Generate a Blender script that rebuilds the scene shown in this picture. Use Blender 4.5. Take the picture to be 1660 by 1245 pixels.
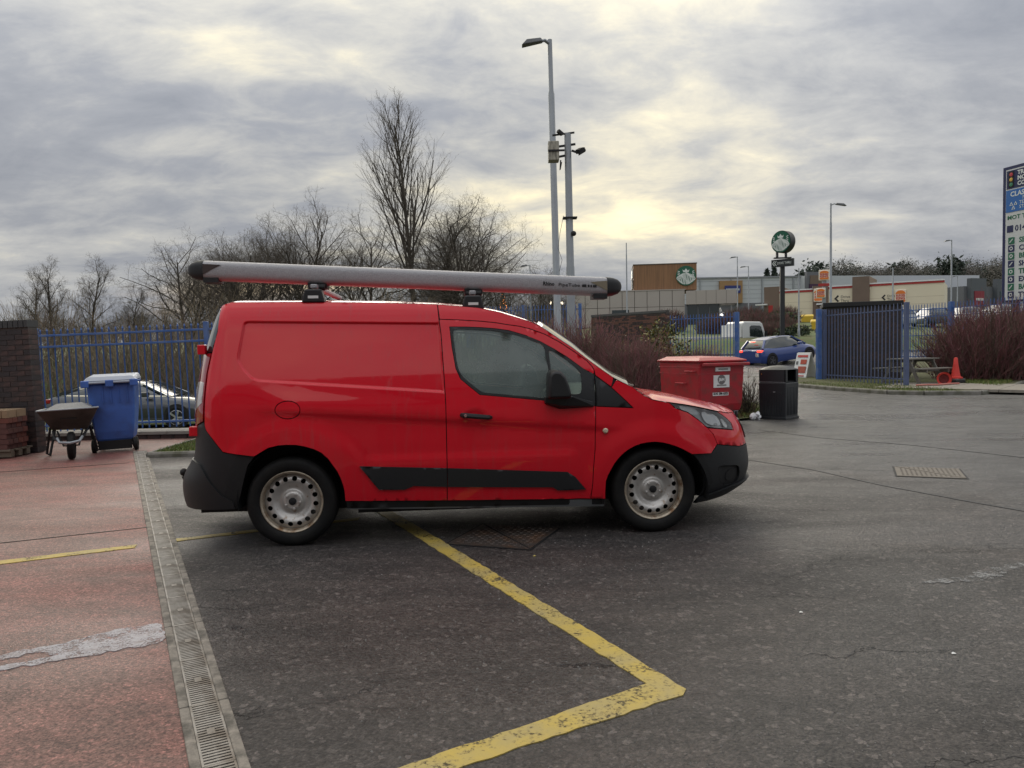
import bpy, bmesh, math, random
import numpy as np
from mathutils import Vector, Matrix
from mathutils.geometry import delaunay_2d_cdt
for o in list(bpy.data.objects): bpy.data.objects.remove(o)
SC=bpy.context.scene; COL=SC.collection; R=math.radians
# ---------------------------------------------------------------- camera, sky, sun, exposure
cam=bpy.data.cameras.new('camera'); co=bpy.data.objects.new('camera',cam); COL.objects.link(co)
cam.sensor_width=36; cam.lens=36*1221/1660; cam.clip_start=.05; cam.clip_end=3000
PIT=math.atan(58/1221); ROLL=R(1.05)
fw=Vector((0,math.cos(PIT),-math.sin(PIT))); up0=Vector((0,math.sin(PIT),math.cos(PIT))); rt0=Vector((1,0,0))
rt=rt0*math.cos(ROLL)-up0*math.sin(ROLL); up=rt0*math.sin(ROLL)+up0*math.cos(ROLL)
co.matrix_world=Matrix(((rt.x,up.x,-fw.x,0),(rt.y,up.y,-fw.y,0),(rt.z,up.z,-fw.z,1.40),(0,0,0,1)))
SC.camera=co
SUN_AZ,SUN_EL=R(-8),R(22)      # azimuth from +Y towards +X
wd=bpy.data.worlds.new('World'); SC.world=wd; wd.use_nodes=True
nt=wd.node_tree; nt.nodes.clear()
class N:
    def __init__(s,nt): s.nt=nt
    def __call__(s,typ,**k):
        n=s.nt.nodes.new(typ)
        ins=k.pop('i',{})
        for a,b in k.items(): setattr(n,a,b)
        for a,b in ins.items():
            if isinstance(b,bpy.types.NodeSocket): s.nt.links.new(b,n.inputs[a])
            else: n.inputs[a].default_value=b
        return n
    def math(s,op,a,b=0.,c=None,clamp=False):
        n=s.nt.nodes.new('ShaderNodeMath'); n.operation=op; n.use_clamp=clamp
        for i,x in enumerate((a,b) if c is None else (a,b,c)):
            if isinstance(x,bpy.types.NodeSocket): s.nt.links.new(x,n.inputs[i])
            else: n.inputs[i].default_value=x
        return n.outputs[0]
    def mix(s,f,a,b,mode='MIX'):
        n=s.nt.nodes.new('ShaderNodeMix'); n.data_type='RGBA'; n.blend_type=mode
        for i,x in ((0,f),(6,a),(7,b)):
            if isinstance(x,bpy.types.NodeSocket): s.nt.links.new(x,n.inputs[i])
            else: n.inputs[i].default_value=x if i==0 else (*x,1) if len(x)==3 else x
        return n.outputs[2]
    def ramp(s,f,stops):
        n=s.nt.nodes.new('ShaderNodeValToRGB'); e=n.color_ramp.elements
        while len(e)<len(stops): e.new(.5)
        for q,(p,c) in zip(e,stops):
            q.position=p; q.color=(c,c,c,1) if isinstance(c,(int,float)) else (*c,1)
        s.nt.links.new(f,n.inputs[0]); return n.outputs[0]
    def noise(s,vec,scale,detail=4,rough=.55,dist=0.,out='Fac'):
        n=s('ShaderNodeTexNoise',i={'Scale':scale,'Detail':detail,'Roughness':rough,'Distortion':dist})
        if vec is not None: s.nt.links.new(vec,n.inputs['Vector'])
        return n.outputs[out]
    def map(s,vec,scale=(1,1,1),loc=(0,0,0),rot=(0,0,0)):
        return s('ShaderNodeMapping',i={'Vector':vec,'Scale':scale,'Location':loc,'Rotation':rot}).outputs[0]
n=N(nt)
sky=n('ShaderNodeTexSky',sky_type='NISHITA',sun_disc=False,sun_elevation=SUN_EL,sun_rotation=SUN_AZ,air_density=1.2,dust_density=2.5)
tc=n('ShaderNodeTexCoord').outputs['Generated']
sp=n('ShaderNodeSeparateXYZ',i={0:tc})
zc=n.math('MAXIMUM',sp.outputs[2],0.)
den=n.math('ADD',zc,.22)
cp=n('ShaderNodeCombineXYZ',i={0:n.math('DIVIDE',sp.outputs[0],den),1:n.math('DIVIDE',sp.outputs[1],den),2:0.}).outputs[0]
c1=n.noise(n.map(cp,(.62,.78,1),(3.1,1.7,0),(0,0,R(20))),1.25,9,.58,.35)
c2=n.noise(n.map(cp,(.5,.9,1),(9.3,4.2,2),(0,0,R(-12))),.75,4,.5,.3)
c3=n.noise(n.map(cp,(1.2,1.6,1),(1.3,7.7,5),(0,0,R(10))),3.4,7,.62,.4)
cl=n.math('ADD',n.math('ADD',n.math('MULTIPLY',c1,.55),n.math('MULTIPLY',c2,.52)),n.math('MULTIPLY',c3,.20))
cloud=n.ramp(cl,[(.49,(.168,.182,.212)),(.59,(.252,.262,.284)),(.66,(.350,.356,.366)),(.73,(.50,.485,.44)),(.82,(.80,.73,.55))])
# warm glow where the low sun stands behind the cloud deck
sd=Vector((math.sin(SUN_AZ)*math.cos(SUN_EL),math.cos(SUN_AZ)*math.cos(SUN_EL),math.sin(SUN_EL)))
dt=n('ShaderNodeVectorMath',operation='DOT_PRODUCT',i={0:tc,1:tuple(sd)}).outputs['Value']
gl=n.math('POWER',n.math('MAXIMUM',dt,0.),7.)
glow=n.mix(n.math('MULTIPLY',gl,n.ramp(cl,[(.58,0.),(.76,1.)])),(1,1,1),(1.32,1.22,.96))
cloud=n.mix(1.,cloud,glow,'MULTIPLY')
# thin places in the deck let the clear sky through
skyc=n.mix(1.,sky.outputs[0],(.075,.075,.075),'MULTIPLY')
gap=n.ramp(c2,[(.30,.45),(.42,0.)])
deck=n.mix(gap,cloud,skyc)
# overcast luminance law: the deck brightens towards the zenith
lum=n.math('ADD',1.0,n.math('MULTIPLY',n.math('POWER',zc,1.6),2.2))
deck=n.mix(1.,deck,n('ShaderNodeCombineColor',i={0:lum,1:lum,2:lum}).outputs[0],'MULTIPLY')
bg=n('ShaderNodeBackground',i={'Color':deck,'Strength':.96})
n('ShaderNodeOutputWorld',i={'Surface':bg.outputs[0]})
sl=bpy.data.lights.new('sun','SUN'); sl.energy=.9; sl.angle=R(38); sl.color=(1,.93,.82)
so=bpy.data.objects.new('sun',sl); COL.objects.link(so); so.location=(0,0,60)
so.rotation_euler=(-sd).to_track_quat('-Z','Y').to_euler()
vs=SC.view_settings; vs.view_transform='Standard'; vs.look='None'; vs.exposure=.48; vs.gamma=1; vs.use_curve_mapping=False
SC.render.engine='CYCLES'; SC.cycles.max_bounces=8; SC.cycles.transparent_max_bounces=24

# ---------------------------------------------------------------- helpers
def smooth(a,b,x):
    t=np.clip((np.asarray(x,float)-a)/(b-a),0,1); return t*t*(3-2*t)
def setp(o,label=None,cat=None,group=None,kind=None):
    for k,v in (('label',label),('category',cat),('group',group),('kind',kind)):
        if v: o[k]=v
    return o
def thing(name,label,cat,loc=(0,0,0),rz=0,group=None,rx=0,ry=0):
    o=bpy.data.objects.new(name,None); COL.objects.link(o); o.location=loc; o.rotation_euler=(rx,ry,rz); o.empty_display_size=.2
    return setp(o,label,cat,group)
def link(name,me,parent=None,loc=(0,0,0),rot=(0,0,0),scale=(1,1,1)):
    o=bpy.data.objects.new(name,me); COL.objects.link(o); o.parent=parent; o.location=loc; o.rotation_euler=rot; o.scale=scale; return o
class MB:
    def __init__(s): s.v=[]; s.f=[]; s.m=[]; s.cur=0
    def add(s,vs,fs):
        b=len(s.v); s.v+= [tuple(p) for p in vs]; s.f+=[tuple(i+b for i in f) for f in fs]; s.m+=[s.cur]*len(fs); return s
    def box(s,x0,x1,y0,y1,z0,z1,tx=0,ty=0):
        # tx,ty: top taper
        return s.add([(x0,y0,z0),(x1,y0,z0),(x1,y1,z0),(x0,y1,z0),(x0+tx,y0+ty,z1),(x1-tx,y0+ty,z1),(x1-tx,y1-ty,z1),(x0+tx,y1-ty,z1)],
          [(0,3,2,1),(4,5,6,7),(0,1,5,4),(1,2,6,5),(2,3,7,6),(3,0,4,7)])
    def beam(s,p,q,w,h,upv=(0,0,1)):
        p=Vector(p);q=Vector(q);d=(q-p).normalized();u=Vector(upv)
        if abs(d.dot(u))>.98: u=Vector((0,1,0))
        a=d.cross(u).normalized()*w/2; b=a.cross(d).normalized()*h/2
        vs=[p-a-b,p+a-b,p+a+b,p-a+b,q-a-b,q+a-b,q+a+b,q-a+b]
        return s.add(vs,[(0,1,2,3),(7,6,5,4),(0,4,5,1),(1,5,6,2),(2,6,7,3),(3,7,4,0)])
    def tube(s,path,rad,n=8,caps=True):
        P=[Vector(p) for p in path]; r=rad if isinstance(rad,(list,tuple)) else [rad]*len(P)
        b=len(s.v); ref=None
        for i,p in enumerate(P):
            d=(P[min(i+1,len(P)-1)]-P[max(i-1,0)]).normalized()
            if ref is None:
                ref=Vector((0,0,1)) if abs(d.z)<.9 else Vector((1,0,0))
            a=(ref-d*ref.dot(d)).normalized(); c=d.cross(a); ref=a
            for k in range(n):
                t=2*math.pi*k/n; s.v.append(tuple(p+(a*math.cos(t)+c*math.sin(t))*r[i]))
        fs=[]
        for i in range(len(P)-1):
            for k in range(n):
                k2=(k+1)%n; fs.append((b+i*n+k,b+i*n+k2,b+(i+1)*n+k2,b+(i+1)*n+k))
        if caps: fs+= [tuple(b+k for k in reversed(range(n))),tuple(b+(len(P)-1)*n+k for k in range(n))]
        s.f+=fs; s.m+=[s.cur]*len(fs); return s
    def lathe(s,prof,n=24,c=(0,0,0),axis='z',a0=0,a1=2*math.pi):
        b=len(s.v); full=abs(a1-a0-2*math.pi)<1e-6; m=n if full else n+1
        for r,h in prof:
            for k in range(m):
                t=a0+(a1-a0)*k/n; x,y=r*math.cos(t),r*math.sin(t)
                p={'z':(x,y,h),'y':(x,h,y),'x':(h,x,y)}[axis]
                s.v.append((p[0]+c[0],p[1]+c[1],p[2]+c[2]))
        fs=[]
        for i in range(len(prof)-1):
            for k in range(n):
                k2=(k+1)%m; fs.append((b+i*m+k,b+i*m+k2,b+(i+1)*m+k2,b+(i+1)*m+k))
        s.f+=fs; s.m+=[s.cur]*len(fs); return s
    def prism(s,poly,y0,y1,plane='xz'):
        # poly 2d, extruded along the remaining axis
        k=len(poly)
        def P(a,b,h): return {'xz':(a,h,b),'xy':(a,b,h),'yz':(h,a,b)}[plane]
        vs=[P(a,b,y0) for a,b in poly]+[P(a,b,y1) for a,b in poly]
        fs=[tuple(reversed(range(k))),tuple(range(k,2*k))]+[(i,(i+1)%k,k+(i+1)%k,k+i) for i in range(k)]
        return s.add(vs,fs)
    def sphere(s,c,r,n=10,m=6,sz=1.):
        return s.lathe([(max(r*math.sin(math.pi*i/m),1e-4),-r*sz*math.cos(math.pi*i/m)) for i in range(m+1)],n,c)
    def mesh(s,name,mats,sm=False):
        me=bpy.data.meshes.new(name); me.from_pydata(s.v,[],s.f)
        for x in (mats if isinstance(mats,(list,tuple)) else [mats]): me.materials.append(x)
        if any(s.m): me.polygons.foreach_set('material_index',s.m)
        bm=bmesh.new(); bm.from_mesh(me); bmesh.ops.recalc_face_normals(bm,faces=bm.faces); bm.to_mesh(me); bm.free()
        if sm: shade(me,sm)
        return me
    def build(s,name,mats,parent=None,sm=False,bev=0,loc=(0,0,0),rot=(0,0,0)):
        o=link(name,s.mesh(name,mats,sm),parent,loc,rot)
        if bev: bevel(o,bev)
        return o
def shade(me,ang=40):
    me.polygons.foreach_set('use_smooth',[True]*len(me.polygons))
    if ang is True: ang=40
    try: me.set_sharp_from_angle(angle=R(ang))
    except Exception: pass
def bevel(o,w,seg=2):
    m=o.modifiers.new('bevel','BEVEL'); m.width=w; m.segments=seg; m.limit_method='ANGLE'; m.angle_limit=R(35); return o
def copy_tree(o,parent=None):
    c=o.copy(); COL.objects.link(c); c.parent=parent
    for ch in list(o.children): copy_tree(ch,c)
    return c
def text(s,size,mat,parent,loc,rot=(R(90),0,0),width=None,align='LEFT',name='lettering',ext=.003,bold=0.):
    cu=bpy.data.curves.new('t','FONT'); cu.body=s; cu.size=size; cu.align_x=align; cu.extrude=ext; cu.resolution_u=2; cu.offset=bold
    to=bpy.data.objects.new('t',cu); COL.objects.link(to); bpy.context.view_layer.update()
    me=bpy.data.meshes.new_from_object(to.evaluated_get(bpy.context.evaluated_depsgraph_get()))
    bpy.data.objects.remove(to); bpy.data.curves.remove(cu)
    me.materials.clear(); me.materials.append(mat)
    o=link(name,me,parent,loc,rot)
    if width:
        xs=[v.co.x for v in me.vertices]; w=max(xs)-min(xs); o.scale=(width/w,1,1)
    return o
# ---------------------------------------------------------------- materials
MATS={}
def mat(name,col,rough=.6,metal=0,var=.0,vs=8.,bump=0.,bs=40.,spec=.5,coat=0,col2=None,c2s=3.,c2r=(.45,.65),rv=0.,emit=None,es=0,stretch=(1,1,1),obj=True,alpha=None):
    if name in MATS: return MATS[name]
    m=bpy.data.materials.new(name); m.use_nodes=True; MATS[name]=m
    n=N(m.node_tree); b=m.node_tree.nodes['Principled BSDF']
    b.inputs['Roughness'].default_value=rough; b.inputs['Metallic'].default_value=metal; b.inputs['Specular IOR Level'].default_value=spec
    b.inputs['Coat Weight'].default_value=coat; b.inputs['Coat Roughness'].default_value=.04
    L=m.node_tree.links
    tc=n('ShaderNodeTexCoord').outputs['Object']; vec=n.map(tc,stretch)
    c=n('ShaderNodeRGB'); c.outputs[0].default_value=(*col,1); c=c.outputs[0]
    if col2: c=n.mix(n.ramp(n.noise(vec,c2s,5,.6),[(c2r[0],0.),(c2r[1],1.)]),c,col2)
    if var:
        f=n.math('ADD',1-var,n.math('MULTIPLY',n.noise(vec,vs,5,.6),2*var)); c=n.mix(1.,c,n('ShaderNodeCombineColor',i={0:f,1:f,2:f}).outputs[0],'MULTIPLY')
    L.new(c,b.inputs['Base Color'])
    if rv: L.new(n.math('ADD',rough-rv/2,n.math('MULTIPLY',n.noise(vec,vs*.7,4),rv),clamp=True),b.inputs['Roughness'])
    if bump: L.new(n('ShaderNodeBump',i={'Strength':bump,'Distance':.01,'Height':n.noise(vec,bs,3)}).outputs[0],b.inputs['Normal'])
    if emit: b.inputs['Emission Color'].default_value=(*emit,1); b.inputs['Emission Strength'].default_value=es
    if alpha is not None: b.inputs['Alpha'].default_value=alpha
    return m
PAINT=mat('red_car_paint',(.64,.008,.021),.42,var=.04,vs=3,coat=.9,spec=.05,rv=.06)
PLAST=mat('dark_moulded_plastic',(.0125,.0135,.0155),.55,var=.15,vs=30,bump=.05,bs=400,rv=.1)
BLACK=mat('black_shadow_plastic',(.008,.008,.009),.7)
RUB=mat('tyre_rubber',(.006,.006,.0065),.68,var=.2,vs=20,spec=.3,col2=(.013,.012,.011),c2s=6)
CHROME=mat('polished_metal',(.75,.75,.76),.14,1)
STEEL=mat('silver_steel_wheel',(.52,.50,.475),.36,.5,var=.18,vs=14,col2=(.22,.13,.065),c2s=19,c2r=(.57,.71),rv=.2)
RIMR=mat('rusty_rim_lip',(.42,.36,.28),.4,.5,var=.3,vs=20,col2=(.18,.10,.05),c2s=12,c2r=(.48,.66))
GLASSD=mat('dark_car_glass',(.02,.028,.03),.05,spec=.8,coat=.5)
ALU=mat('dewy_aluminium',(.36,.355,.37),.55,.45,var=.30,vs=110,bump=.5,bs=190,rv=.3)
BLUEM=mat('blue_fence_paint',(.045,.115,.33),.5,var=.2,vs=6,col2=(.10,.16,.33),c2s=5,c2r=(.45,.65))
GALV=mat('galvanised_steel',(.30,.32,.34),.5,.5,var=.15,vs=5)
WHITE=mat('white_paint',(.72,.73,.72),.4,var=.06,vs=6)
GREYC=mat('concrete',(.30,.285,.265),.85,var=.22,vs=9,bump=.3,bs=60,col2=(.17,.16,.14),c2s=4)
LAMPC=mat('clear_lens',(.55,.57,.58),.08,.3,coat=1)
REDL=mat('red_lens',(.30,.005,.012),.08,coat=1)
# ---------------------------------------------------------------- red panel van
def cub(T):
    xs=np.array([a for a,_ in T],float); ys=np.array([b for _,b in T],float)
    d=np.gradient(ys,xs); X=np.linspace(xs[0],xs[-1],900); i=np.clip(np.searchsorted(xs,X)-1,0,len(xs)-2)
    h=xs[i+1]-xs[i]; t=(X-xs[i])/h
    Y=(2*t**3-3*t**2+1)*ys[i]+(t**3-2*t**2+t)*h*d[i]+(-2*t**3+3*t**2)*ys[i+1]+(t**3-t**2)*h*d[i+1]
    return X,Y
Wz=cub([(.15,.85),(.3,.885),(.45,.905),(.6,.9165),(.85,.9175),(1.0,.911),(1.1,.895),(1.2,.872),(1.35,.835),(1.5,.797),(1.6,.77),(1.68,.742),(1.75,.706),(1.80,.66),(1.84,.58)])
Nz=cub([(.15,3.30),(.22,3.45),(.3,3.59),(.38,3.63),(.55,3.625),(.65,3.60),(.75,3.565),(.85,3.50),(.95,3.42),(1.02,3.33),(1.1,3.22),(1.2,3.1),(1.9,3.1)])
Rz=cub([(.15,-.79),(.25,-.88),(.36,-.91),(.48,-.90),(.62,-.82),(.75,-.797),(.9,-.795),(1.2,-.76),(1.4,-.715),(1.6,-.645),(1.7,-.60),(1.78,-.54),(1.84,-.44)])
UF,UR,LF,LR=2.62,-.42,1.55,1.05
def tab(p):
    th=np.linspace(0,math.pi/2,2001);a=np.sin(th)**(2/p);b=np.cos(th)**(2/p)
    s=np.concatenate([[0],np.cumsum(np.hypot(np.diff(a),np.diff(b)))]);return s/s[-1],a,b
TF,TR=tab(2.5),tab(2.6)
def surf(t,z):
    W=np.interp(z,*Wz); qf=np.clip((t-UF)/LF,0,1); qr=np.clip((UR-t)/LR,0,1)
    u=np.where(t>UF,UF+(np.interp(z,*Nz)-UF)*np.interp(qf,TF[0],TF[1]),np.where(t<UR,UR-(UR-np.interp(z,*Rz))*np.interp(qr,TR[0],TR[1]),t))
    w=W*np.where(t>UF,np.interp(qf,TF[0],TF[2]),np.where(t<UR,np.interp(qr,TR[0],TR[2]),1.))
    return u,w
REC=[(-.324,1.618),(-.301,1.631),(1.086,1.598),(1.116,1.087),(-.207,1.196),(-.259,1.217),(-.319,1.279),(-.36,1.35),(-.357,1.39)]
def sdist(px,py,poly):
    d=np.full(px.shape,1e9); ins=np.zeros(px.shape,bool); k=len(poly)
    for i in range(k):
        ax,ay=poly[i]; bx,by=poly[(i+1)%k]
        ex,ey=bx-ax,by-ay; L=ex*ex+ey*ey+1e-12
        t=np.clip(((px-ax)*ex+(py-ay)*ey)/L,0,1)
        d=np.minimum(d,np.hypot(px-ax-t*ex,py-ay-t*ey))
        c=((ay>py)!=(by>py)); xi=ax+(py-ay)*ex/(ey if abs(ey)>1e-12 else 1e-12)
        ins^=c&(px<xi)
    return np.where(ins,d,-d)
def relief(t,z):
    r1=np.hypot(t-.03,z-.34); r2=np.hypot(t-2.66,z-.30)
    d=.017*(1-smooth(.50,.605,r1))+.017*(1-smooth(.44,.58,r2))
    zc=.99-.075*t; a=smooth(-.35,.1,t)*(1-smooth(2.15,2.5,t))
    d+=a*(.011*(1-smooth(zc+.005,zc+.16,z))-.019*(1-smooth(zc-.045,zc-.005,z))+.008*(1-smooth(.66,.85,z)))*smooth(.45,.6,np.minimum(r1,r2)+.12)
    b=smooth(.5,.62,t)*(1-smooth(2.0,2.12,t)); d+=b*.016*(1-smooth(.60,.665,z))
    d-=.015*smooth(0,.012,sdist(t,z,REC))
    hx=np.hypot((t-1.33)/.085,(z-.915)/.045); d-=.012*(1-smooth(.6,1.,hx))
    return d
def vpos(t,z,off=0.,rel=True):
    t=np.asarray(t,float); z=np.asarray(z,float)
    u,w=surf(t,z); e=.004; u2,w2=surf(t+e,z); u1,w1=surf(t-e,z)
    tu,tw=u2-u1,w2-w1; L=np.hypot(tu,tw)+1e-9
    nu,nw=-tw/L,tu/L
    o=off+(relief(t,z) if rel else 0.)
    return np.stack([u+nu*o,-(w+nw*o),z],-1)
def inset(poly,d):
    P=[Vector(p) for p in poly]; A=sum(P[i].x*P[(i+1)%len(P)].y-P[(i+1)%len(P)].x*P[i].y for i in range(len(P)))
    sg=1 if A>0 else -1; out=[]
    for i in range(len(P)):
        a,b,c=P[i-1],P[i],P[(i+1)%len(P)]
        e1=(b-a).normalized(); e2=(c-b).normalized()
        n1=Vector((-e1.y,e1.x))*sg; n2=Vector((-e2.y,e2.x))*sg
        m=(n1+n2); m=m.normalized() if m.length>1e-6 else n1
        k=d/max(m.dot(n1),.35); out.append(tuple(b+m*k))
    return out
def densify(poly,h):
    o=[]
    for i in range(len(poly)):
        a,b=Vector(poly[i]),Vector(poly[(i+1)%len(poly)]); k=max(1,int((b-a).length/h+.5))
        o+=[tuple(a.lerp(b,j/k)) for j in range(k)]
    return o
def roundp(poly,r=.012,it=1):
    for _ in range(it):
        o=[]
        for i in range(len(poly)):
            a,b,c=Vector(poly[i-1]),Vector(poly[i]),Vector(poly[(i+1)%len(poly)])
            d1=min(r,(a-b).length*.33); d2=min(r,(c-b).length*.33)
            o+=[tuple(b+(a-b).normalized()*d1),tuple(b+(c-b).normalized()*d2)]
        poly=o
    return poly
def fill(poly,h,holes=(),extra=()):
    """triangulated filled outline -> (points Nx2, tris, boundary loops)"""
    loops=[densify(poly,h)]+[densify(q,min(h,.02)) for q in holes]
    V=[];E=[];B=[]
    for l in loops:
        b=len(V); V+=l; E+=[(b+i,b+(i+1)%len(l)) for i in range(len(l))]; B.append(list(range(b,b+len(l))))
    xs=[p[0] for p in poly]; ys=[p[1] for p in poly]
    gx,gy=np.meshgrid(np.arange(min(xs),max(xs),h),np.arange(min(ys),max(ys),h*.866)); gx=gx+(np.arange(gx.shape[0])%2)[:,None]*h*.5
    gx,gy=gx.ravel(),gy.ravel(); k=sdist(gx,gy,poly)>h*.45
    if extra and len(extra):
        cs=.014; occ={(int(p[0]//cs)+a,int(p[1]//cs)+b) for q in extra for p in q for a in (-1,0,1) for b in (-1,0,1)}
        k&=np.array([(int(x//cs),int(y//cs)) not in occ for x,y in zip(gx,gy)])
    for q in extra:
        gx=np.concatenate([gx,[p[0] for p in q]]); gy=np.concatenate([gy,[p[1] for p in q]]); k=np.concatenate([k,sdist(np.array([p[0] for p in q]),np.array([p[1] for p in q]),poly)>.008])
    for q in holes: k&=sdist(gx,gy,q)<-.008
    V+=list(zip(gx[k].tolist(),gy[k].tolist()))
    r=delaunay_2d_cdt([Vector(p) for p in V],E,[],0,1e-7)
    v=np.array([tuple(p) for p in r[0]]); T=[tuple(f) for f in r[2]]
    c=v[np.array(T)].mean(1); k=sdist(c[:,0],c[:,1],poly)>0
    for q in holes: k&=sdist(c[:,0],c[:,1],q)<0
    om=r[3]; T=[t for t,q in zip(T,k) if q]
    remap={}
    for i,orig in enumerate(om):
        for o_ in orig: remap[o_]=i
    return v,T,[[remap[i] for i in l] for l in B]
def panel_mesh(name,poly,m,off=0.,h=.03,ins=.0032,holes=(),skirt=.014,rel=True,pos=vpos,extra=()):
    p=inset(poly,ins) if ins else poly; hl=[inset(q,-ins) if ins else q for q in holes]
    v,T,B=fill(p,h,hl,extra); P=pos(v[:,0],v[:,1],off,rel); n0=len(P)
    vs=P.tolist(); fs=list(T)
    if skirt:
        Q=pos(v[:,0],v[:,1],off-skirt,rel)
        for l in B:
            b=len(vs); k=len(l); vs+=[P[i].tolist() for i in l]+[Q[i].tolist() for i in l]
            fs+=[(b+i,b+(i+1)%k,b+k+(i+1)%k,b+k+i) for i in range(k)]
    me=bpy.data.meshes.new(name); me.from_pydata(vs,[],fs); me.materials.append(m)
    bm=bmesh.new(); bm.from_mesh(me)
    for f in bm.faces:
        f.smooth=True
    bm.to_mesh(me); bm.free()
    return me
VO=Vector((-1.6747,6.2535,0)); VYAW=R(4.71)
VAN=thing('panel_van','small red panel van with silver pipe tube on its roof and black lower trim','van',VO,VYAW)
def panel(name,poly,m,parent=None,both=True,**k):
    me=panel_mesh(name,poly,m,**k)
    o=link(name,me,parent or VAN)
    if both: link(name,me,VAN if parent is None else parent,scale=(1,-1,1))
    return o
SHUT=[(1.075,1.738),(1.086,1.61),(1.098,1.513),(1.114,1.201),(1.122,1.001),(1.122,.555),(1.117,.298)]
ARR=[(-.237,.666),(-.138,.724),(-.07,.739),(-.016,.742),(.055,.739),(.117,.726),(.178,.706),(.231,.678),(.275,.635),(.308,.584),(.337,.54),(.358,.49),(.373,.44),(.381,.395),(.384,.32)]
ARF=[(2.289,.269),(2.287,.328),(2.291,.407),(2.306,.45),(2.327,.49),(2.353,.535),(2.384,.575),(2.42,.61),(2.46,.639),(2.505,.662),(2.554,.678),(2.605,.686),(2.661,.688),(2.712,.681),(2.761,.667),(2.81,.649),(2.857,.626),(2.925,.585)]
ARF2=[(2.98,.532),(3.0,.485),(3.015,.433),(3.035,.36),(3.051,.292)]
DTOP=[(1.089,1.624),(1.24,1.616),(1.387,1.605),(1.5,1.592),(1.601,1.574),(1.68,1.562),(1.761,1.540),(1.87,1.498),(1.978,1.437),(2.085,1.362),(2.172,1.296),(2.208,1.254),(2.222,1.222)]
DFR=[(2.222,1.189),(2.220,1.001),(2.219,.956),(2.210,.642),(2.196,.499),(2.191,.392),(2.177,.273)]
WSE=[(1.377,1.708),(1.537,1.672),(1.678,1.626),(1.764,1.597),(1.835,1.562),(1.926,1.499),(2.066,1.4),(2.219,1.277),(2.365,1.169),(2.45,1.124),(2.504,1.101)]
HOODE=[(2.526,1.08),(2.58,1.038),(2.642,1.004),(2.72,.989),(2.807,.978),(2.95,.958),(3.079,.934),(3.286,.889)]
REDG=[(-.482,.703),(-.598,.791),(-.690,.855),(-.712,.89),(-.715,1.056),(-.718,1.265),(-.690,1.424),(-.655,1.561),(-.695,1.66),(-.737,1.703),(-.80,1.752)]
fuel=[(.001+.088*math.cos(a),.99+.064*math.sin(a)) for a in np.linspace(0,2*math.pi,28,endpoint=False)]
side=[(-.42,1.775),(.13,1.77),(.58,1.759)]+SHUT+ARR[::-1]+REDG
def strk(nm,c,dark,amt):
    # wet streaks and road film on the paint: vertical run marks with a shape of their own
    m=PAINT.copy(); m.name=nm; MATS[nm]=m; n=N(m.node_tree); b=m.node_tree.nodes['Principled BSDF']
    tc=n('ShaderNodeTexCoord').outputs['Object']
    f=n.ramp(n.noise(n.map(tc,(26,26,1.1)),1.,5,.65),[(.50,0.),(.72,1.)])
    g=n.ramp(n.noise(n.map(tc,(1.5,1.5,1.5)),1.3,3),[(.42,0.),(.62,1.)])
    k=n.math('MULTIPLY',n.math('MULTIPLY',f,g),amt)
    src=b.inputs['Base Color'].links[0].from_socket
    m.node_tree.links.new(n.mix(k,src,(.42,.055,.06)),b.inputs['Base Color'])
    m.node_tree.links.new(n.math('ADD',.03,n.math('MULTIPLY',k,.35)),b.inputs['Coat Roughness'])
    return m
PAINTS=strk('streaked_red_paint',None,None,.42)
RECB=densify(roundp(REC,.008),.013)
ringp=lambda cx,cz,r,k=90:[(cx+r*math.cos(a),cz+r*math.sin(a)) for a in np.linspace(0,2*math.pi,k,endpoint=False)]
LED=[[(x,z) for x in np.arange(.45,2.2,.02)] for z in (.60,.62,.643,.665)]+[[(x,.99-.075*x+dz) for x in np.arange(-.2,2.4,.02)] for dz in (-.045,-.025,-.005)]
body=panel('side_panel',side,PAINTS,h=.021,holes=[fuel],extra=[inset(RECB,d) for d in (-.014,-.007,0,.004,.008,.012,.019,.027)]+[ringp(.03,.34,r) for r in (.50,.535,.57,.605)]+LED)
panel('fuel_flap',fuel,PAINT,body,both=False,h=.02)
panel('cant_rail',[SHUT[0]]+WSE[:9]+[(2.342,1.100),(2.226,1.190)]+DTOP[::-1],PAINT,h=.022)
WIN=[(1.163,1.565),(1.28,1.563),(1.395,1.557),(1.5,1.547),(1.6,1.531),(1.72,1.494),(1.828,1.446),(1.93,1.388),(2.023,1.328),(2.142,1.237),(2.2185,1.192),(2.2175,.965),(1.853,1.014),(1.371,1.067),(1.235,1.182),(1.201,1.261),(1.177,1.415)]
door_poly=DTOP+[(2.2185,1.196)]+[WIN[9],WIN[8],WIN[7],WIN[6],WIN[5],WIN[4],WIN[3],WIN[2],WIN[1],WIN[0]]+WIN[16:10:-1]+DFR[2:]+SHUT[1:][::-1]
door=panel('door',door_poly,PAINTS,h=.021,extra=LED)
G1=roundp([(1.183,1.551),(1.485,1.532),(1.667,1.495),(1.857,1.419),(1.884,1.22),(1.871,1.029),(1.385,1.083),(1.25,1.195),(1.214,1.265),(1.195,1.414)],.02,2)
G2=roundp([(1.886,1.393),(2.004,1.318),(2.124,1.214),(2.119,1.051),(1.909,1.069),(1.902,1.215)],.02,2)
panel('window_frame',WIN,PLAST,door,h=.04,holes=[G1,G2],off=-.001,rel=False,ins=.001)
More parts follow.
